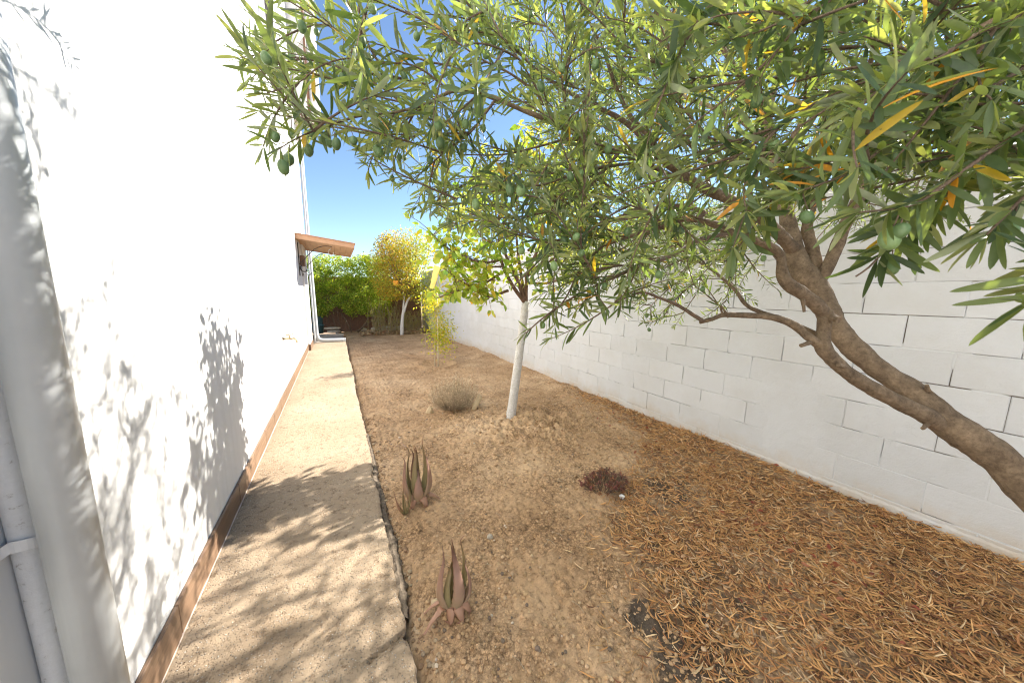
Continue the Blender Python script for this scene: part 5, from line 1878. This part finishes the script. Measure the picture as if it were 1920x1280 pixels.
# olives, each a part
mo = []
prof_t = np.linspace(0, math.pi, 9)
for el in (1.28, 1.4, 1.2):
    Pz = np.stack([np.zeros(9), np.zeros(9), -np.cos(prof_t) * el], -1)
    V, Fq, Tc = tube_geo(Pz[::-1], np.maximum(np.sin(prof_t) ** .9, .02), 12, True)
    mo.append(mesh_np('olive', V * .0095, [Fq, Tc], 'olive_skin', True))
opi = parent_world(ol).inverted()
stm = MB()
random.shuffle(OLI)
no = 0
for p, s in OLI:
    d, px, py = view_size(np.array([p]), np.array([.02]))
    z = (p - CAM) @ F_
    if d[0] <= 0 or z < .34 or no >= 230:
        continue
    h = random.uniform(.012, .026)
    c = np.array(p) + (random.uniform(-.008, .008), random.uniform(-.008, .008), -h - .010)
    stm.tube([p, (np.array(p) + c) / 2 + (.001, 0, .003), c + (0, 0, .010)], .0008, 4, cap=False)
    o = bpy.data.objects.new('olive', mo[no % 3]); COL.objects.link(o); o.parent = ol; o.matrix_parent_inverse = opi
    o.location = c; o.rotation_euler = (random.uniform(-.4, .4), random.uniform(-.4, .4), random.uniform(0, 6)); k = random.uniform(.8, 1.15); o.scale = (k, k, k)
    no += 1
kind(stm.build('olive_stalks', 'twig_bark', ol), 'stuff')

# ================================================================== LITTER AND PEBBLES ON THE SOIL
N = 135000
lx = rng.uniform(.25, WX - .02, N); ly = -.7 + rng.random(N) ** 1.25 * 4.8
ok = rng.random(N) < litter_density(lx, ly) * .98
lx, ly = lx[ok], ly[ok]
N = len(lx)
lz = soil_h(lx, ly) + .004 + np.abs(rng.standard_normal(N)) * .007
a = rng.uniform(0, 2 * math.pi, N)
D = np.stack([np.cos(a), np.sin(a), rng.normal(0, .16, N)], -1)
Nn = np.stack([rng.normal(0, .5, N), rng.normal(0, .5, N), np.full(N, -1.0)], -1)
mb = MB()
scatter(mb, LITTER_T, np.stack([lx, ly, lz], -1), D, Nn, rng.uniform(.034, .064, N), tints(N, [(0.55, 0.30, 0.118), (0.63, 0.38, 0.17), (0.42, 0.205, 0.085), (0.20, 0.095, 0.05), (0.67, 0.48, 0.28)], [4, 3, 3, 1.8, 1.0], .28, .03))
# clusters of broader reddish leaves
for cx, cy, n, s in ((2.18, .86, 60, .10), (2.25, .40, 45, .12), (2.05, .10, 30, .1), (2.75, 2.25, 20, .15), (2.55, 1.6, 26, .2), (1.9, .45, 22, .2), (2.5, .8, 20, .3)):
    q = rng.standard_normal((n, 2)) * s + (cx, cy)
    q[:, 0] = np.clip(q[:, 0], .3, WX - .03)
    scatter(mb, SMALL_T, np.stack([q[:, 0], q[:, 1], soil_h(q[:, 0], q[:, 1]) + .014], -1), rand_dirs(n) * (1, 1, .5), rand_dirs(n, 1.2), rng.uniform(.022, .045, n), tints(n, [(0.30, 0.095, 0.05), (0.36, 0.16, 0.08), (0.20, 0.07, 0.04)], [3, 2, 2]))
o = mb.build('dry_leaf_litter', 'litter', None, True); kind(o, 'stuff', 'thick litter of curled brown olive leaves on the soil')

# straw bits and twigs on the path and soil
ICO = []
import bmesh
bm = bmesh.new(); bmesh.ops.create_icosphere(bm, subdivisions=1, radius=1)
IV = np.array([v.co[:] for v in bm.verts]); IF = np.array([[v.index for v in f.verts] for f in bm.faces]); bm.free()


def stones(mb, xy, z, size, tint):
    n = len(xy)
    k = rng.integers(0, 1, n)
    jit = 1 + .35 * (rng.random((n, len(IV), 1)) - .5)
    sc = size[:, None, None] * (np.array([1, 1, .72]) * (1 + .35 * (rng.random((n, 1, 3)) - .5)))
    V = IV[None] * jit * sc + np.concatenate([xy, z[:, None]], 1)[:, None]
    Fi = IF[None] + (np.arange(n) * len(IV))[:, None, None]
    mb.add(V.reshape(-1, 3), [Fi.reshape(-1, 3)], tint=np.repeat(tint, len(IV), 0))


mb = MB()
N = 34000
x = rng.uniform(.22, 2.8, N); y = .35 + rng.random(N) ** 1.7 * 5.4
cl = fbm(x, y, 3.0, 3)
ok = rng.random(N) < np.clip(.55 + 1.4 * cl, .1, 1)
x, y = x[ok], y[ok]; N = len(x)
s = .0024 + .0090 * rng.random(N) ** 3.6
stones(mb, np.stack([x, y], -1), soil_h(x, y) + s * .35, s, tints(N, [(0.50, 0.335, 0.19), (0.38, 0.25, 0.135), (0.56, 0.40, 0.245), (0.60, 0.50, 0.38), (0.20, 0.15, 0.11)], [6, 4, 2, .15, .5], .2, .02))
# clods on the mound and along the path edge
N = 700
a = rng.uniform(0, 2 * math.pi, N); r = np.abs(rng.standard_normal(N)) * .42
x = np.clip(1.85 + r * np.cos(a) * 1.2, .3, 3.0); y = 2.55 + r * np.sin(a) * .8
s = .004 + .011 * rng.random(N) ** 2.2
stones(mb, np.stack([x, y], -1), soil_h(x, y) + s * .3, s, tints(N, [(0.42, 0.27, 0.145), (0.32, 0.20, 0.105)], [1, 1], .2, .02))
N = 420
y = .6 + rng.random(N) * 3.2; x = .20 + np.abs(rng.standard_normal(N)) * .05
s = .004 + .012 * rng.random(N) ** 2.5
stones(mb, np.stack([x, y], -1), soil_h(x, y) + s * .3, s, tints(N, [(0.32, 0.21, 0.12), (0.42, 0.32, 0.21)], [2, 1], .2, .02))
o = mb.build('pebbles', 'pebble'); kind(o, 'stuff', 'small stones and clods strewn over the bare soil')

mb = MB()
for k in range(240):
    x = random.uniform(.25, 2.4); y = .5 + random.random() ** 1.5 * 5
    l = random.uniform(.02, .07); a = random.uniform(0, 6.28); z = gz(x, y) + .004
    mb.tube([(x, y, z), (x + l * .5 * math.cos(a), y + l * .5 * math.sin(a), z + .004), (x + l * math.cos(a + .2), y + l * math.sin(a + .2), z)], .0013, 4, cap=False)
for k in range(26):
    y = .95 + random.random() * 1.6; x = random.uniform(-.55, .12); l = random.uniform(.02, .05); a = random.uniform(0, 6.28)
    mb.tube([(x, y, .058), (x + l * .5 * math.cos(a), y + l * .5 * math.sin(a), .060), (x + l * math.cos(a + .5), y + l * math.sin(a + .5), .058)], .0011, 4, cap=False)
o = mb.build('straw_bits', 'dry_stem'); kind(o, 'stuff', 'bits of straw and twig scattered on soil and path')
print('olive leaves', len(LP), 'olives', no, 'blocks', nblk)
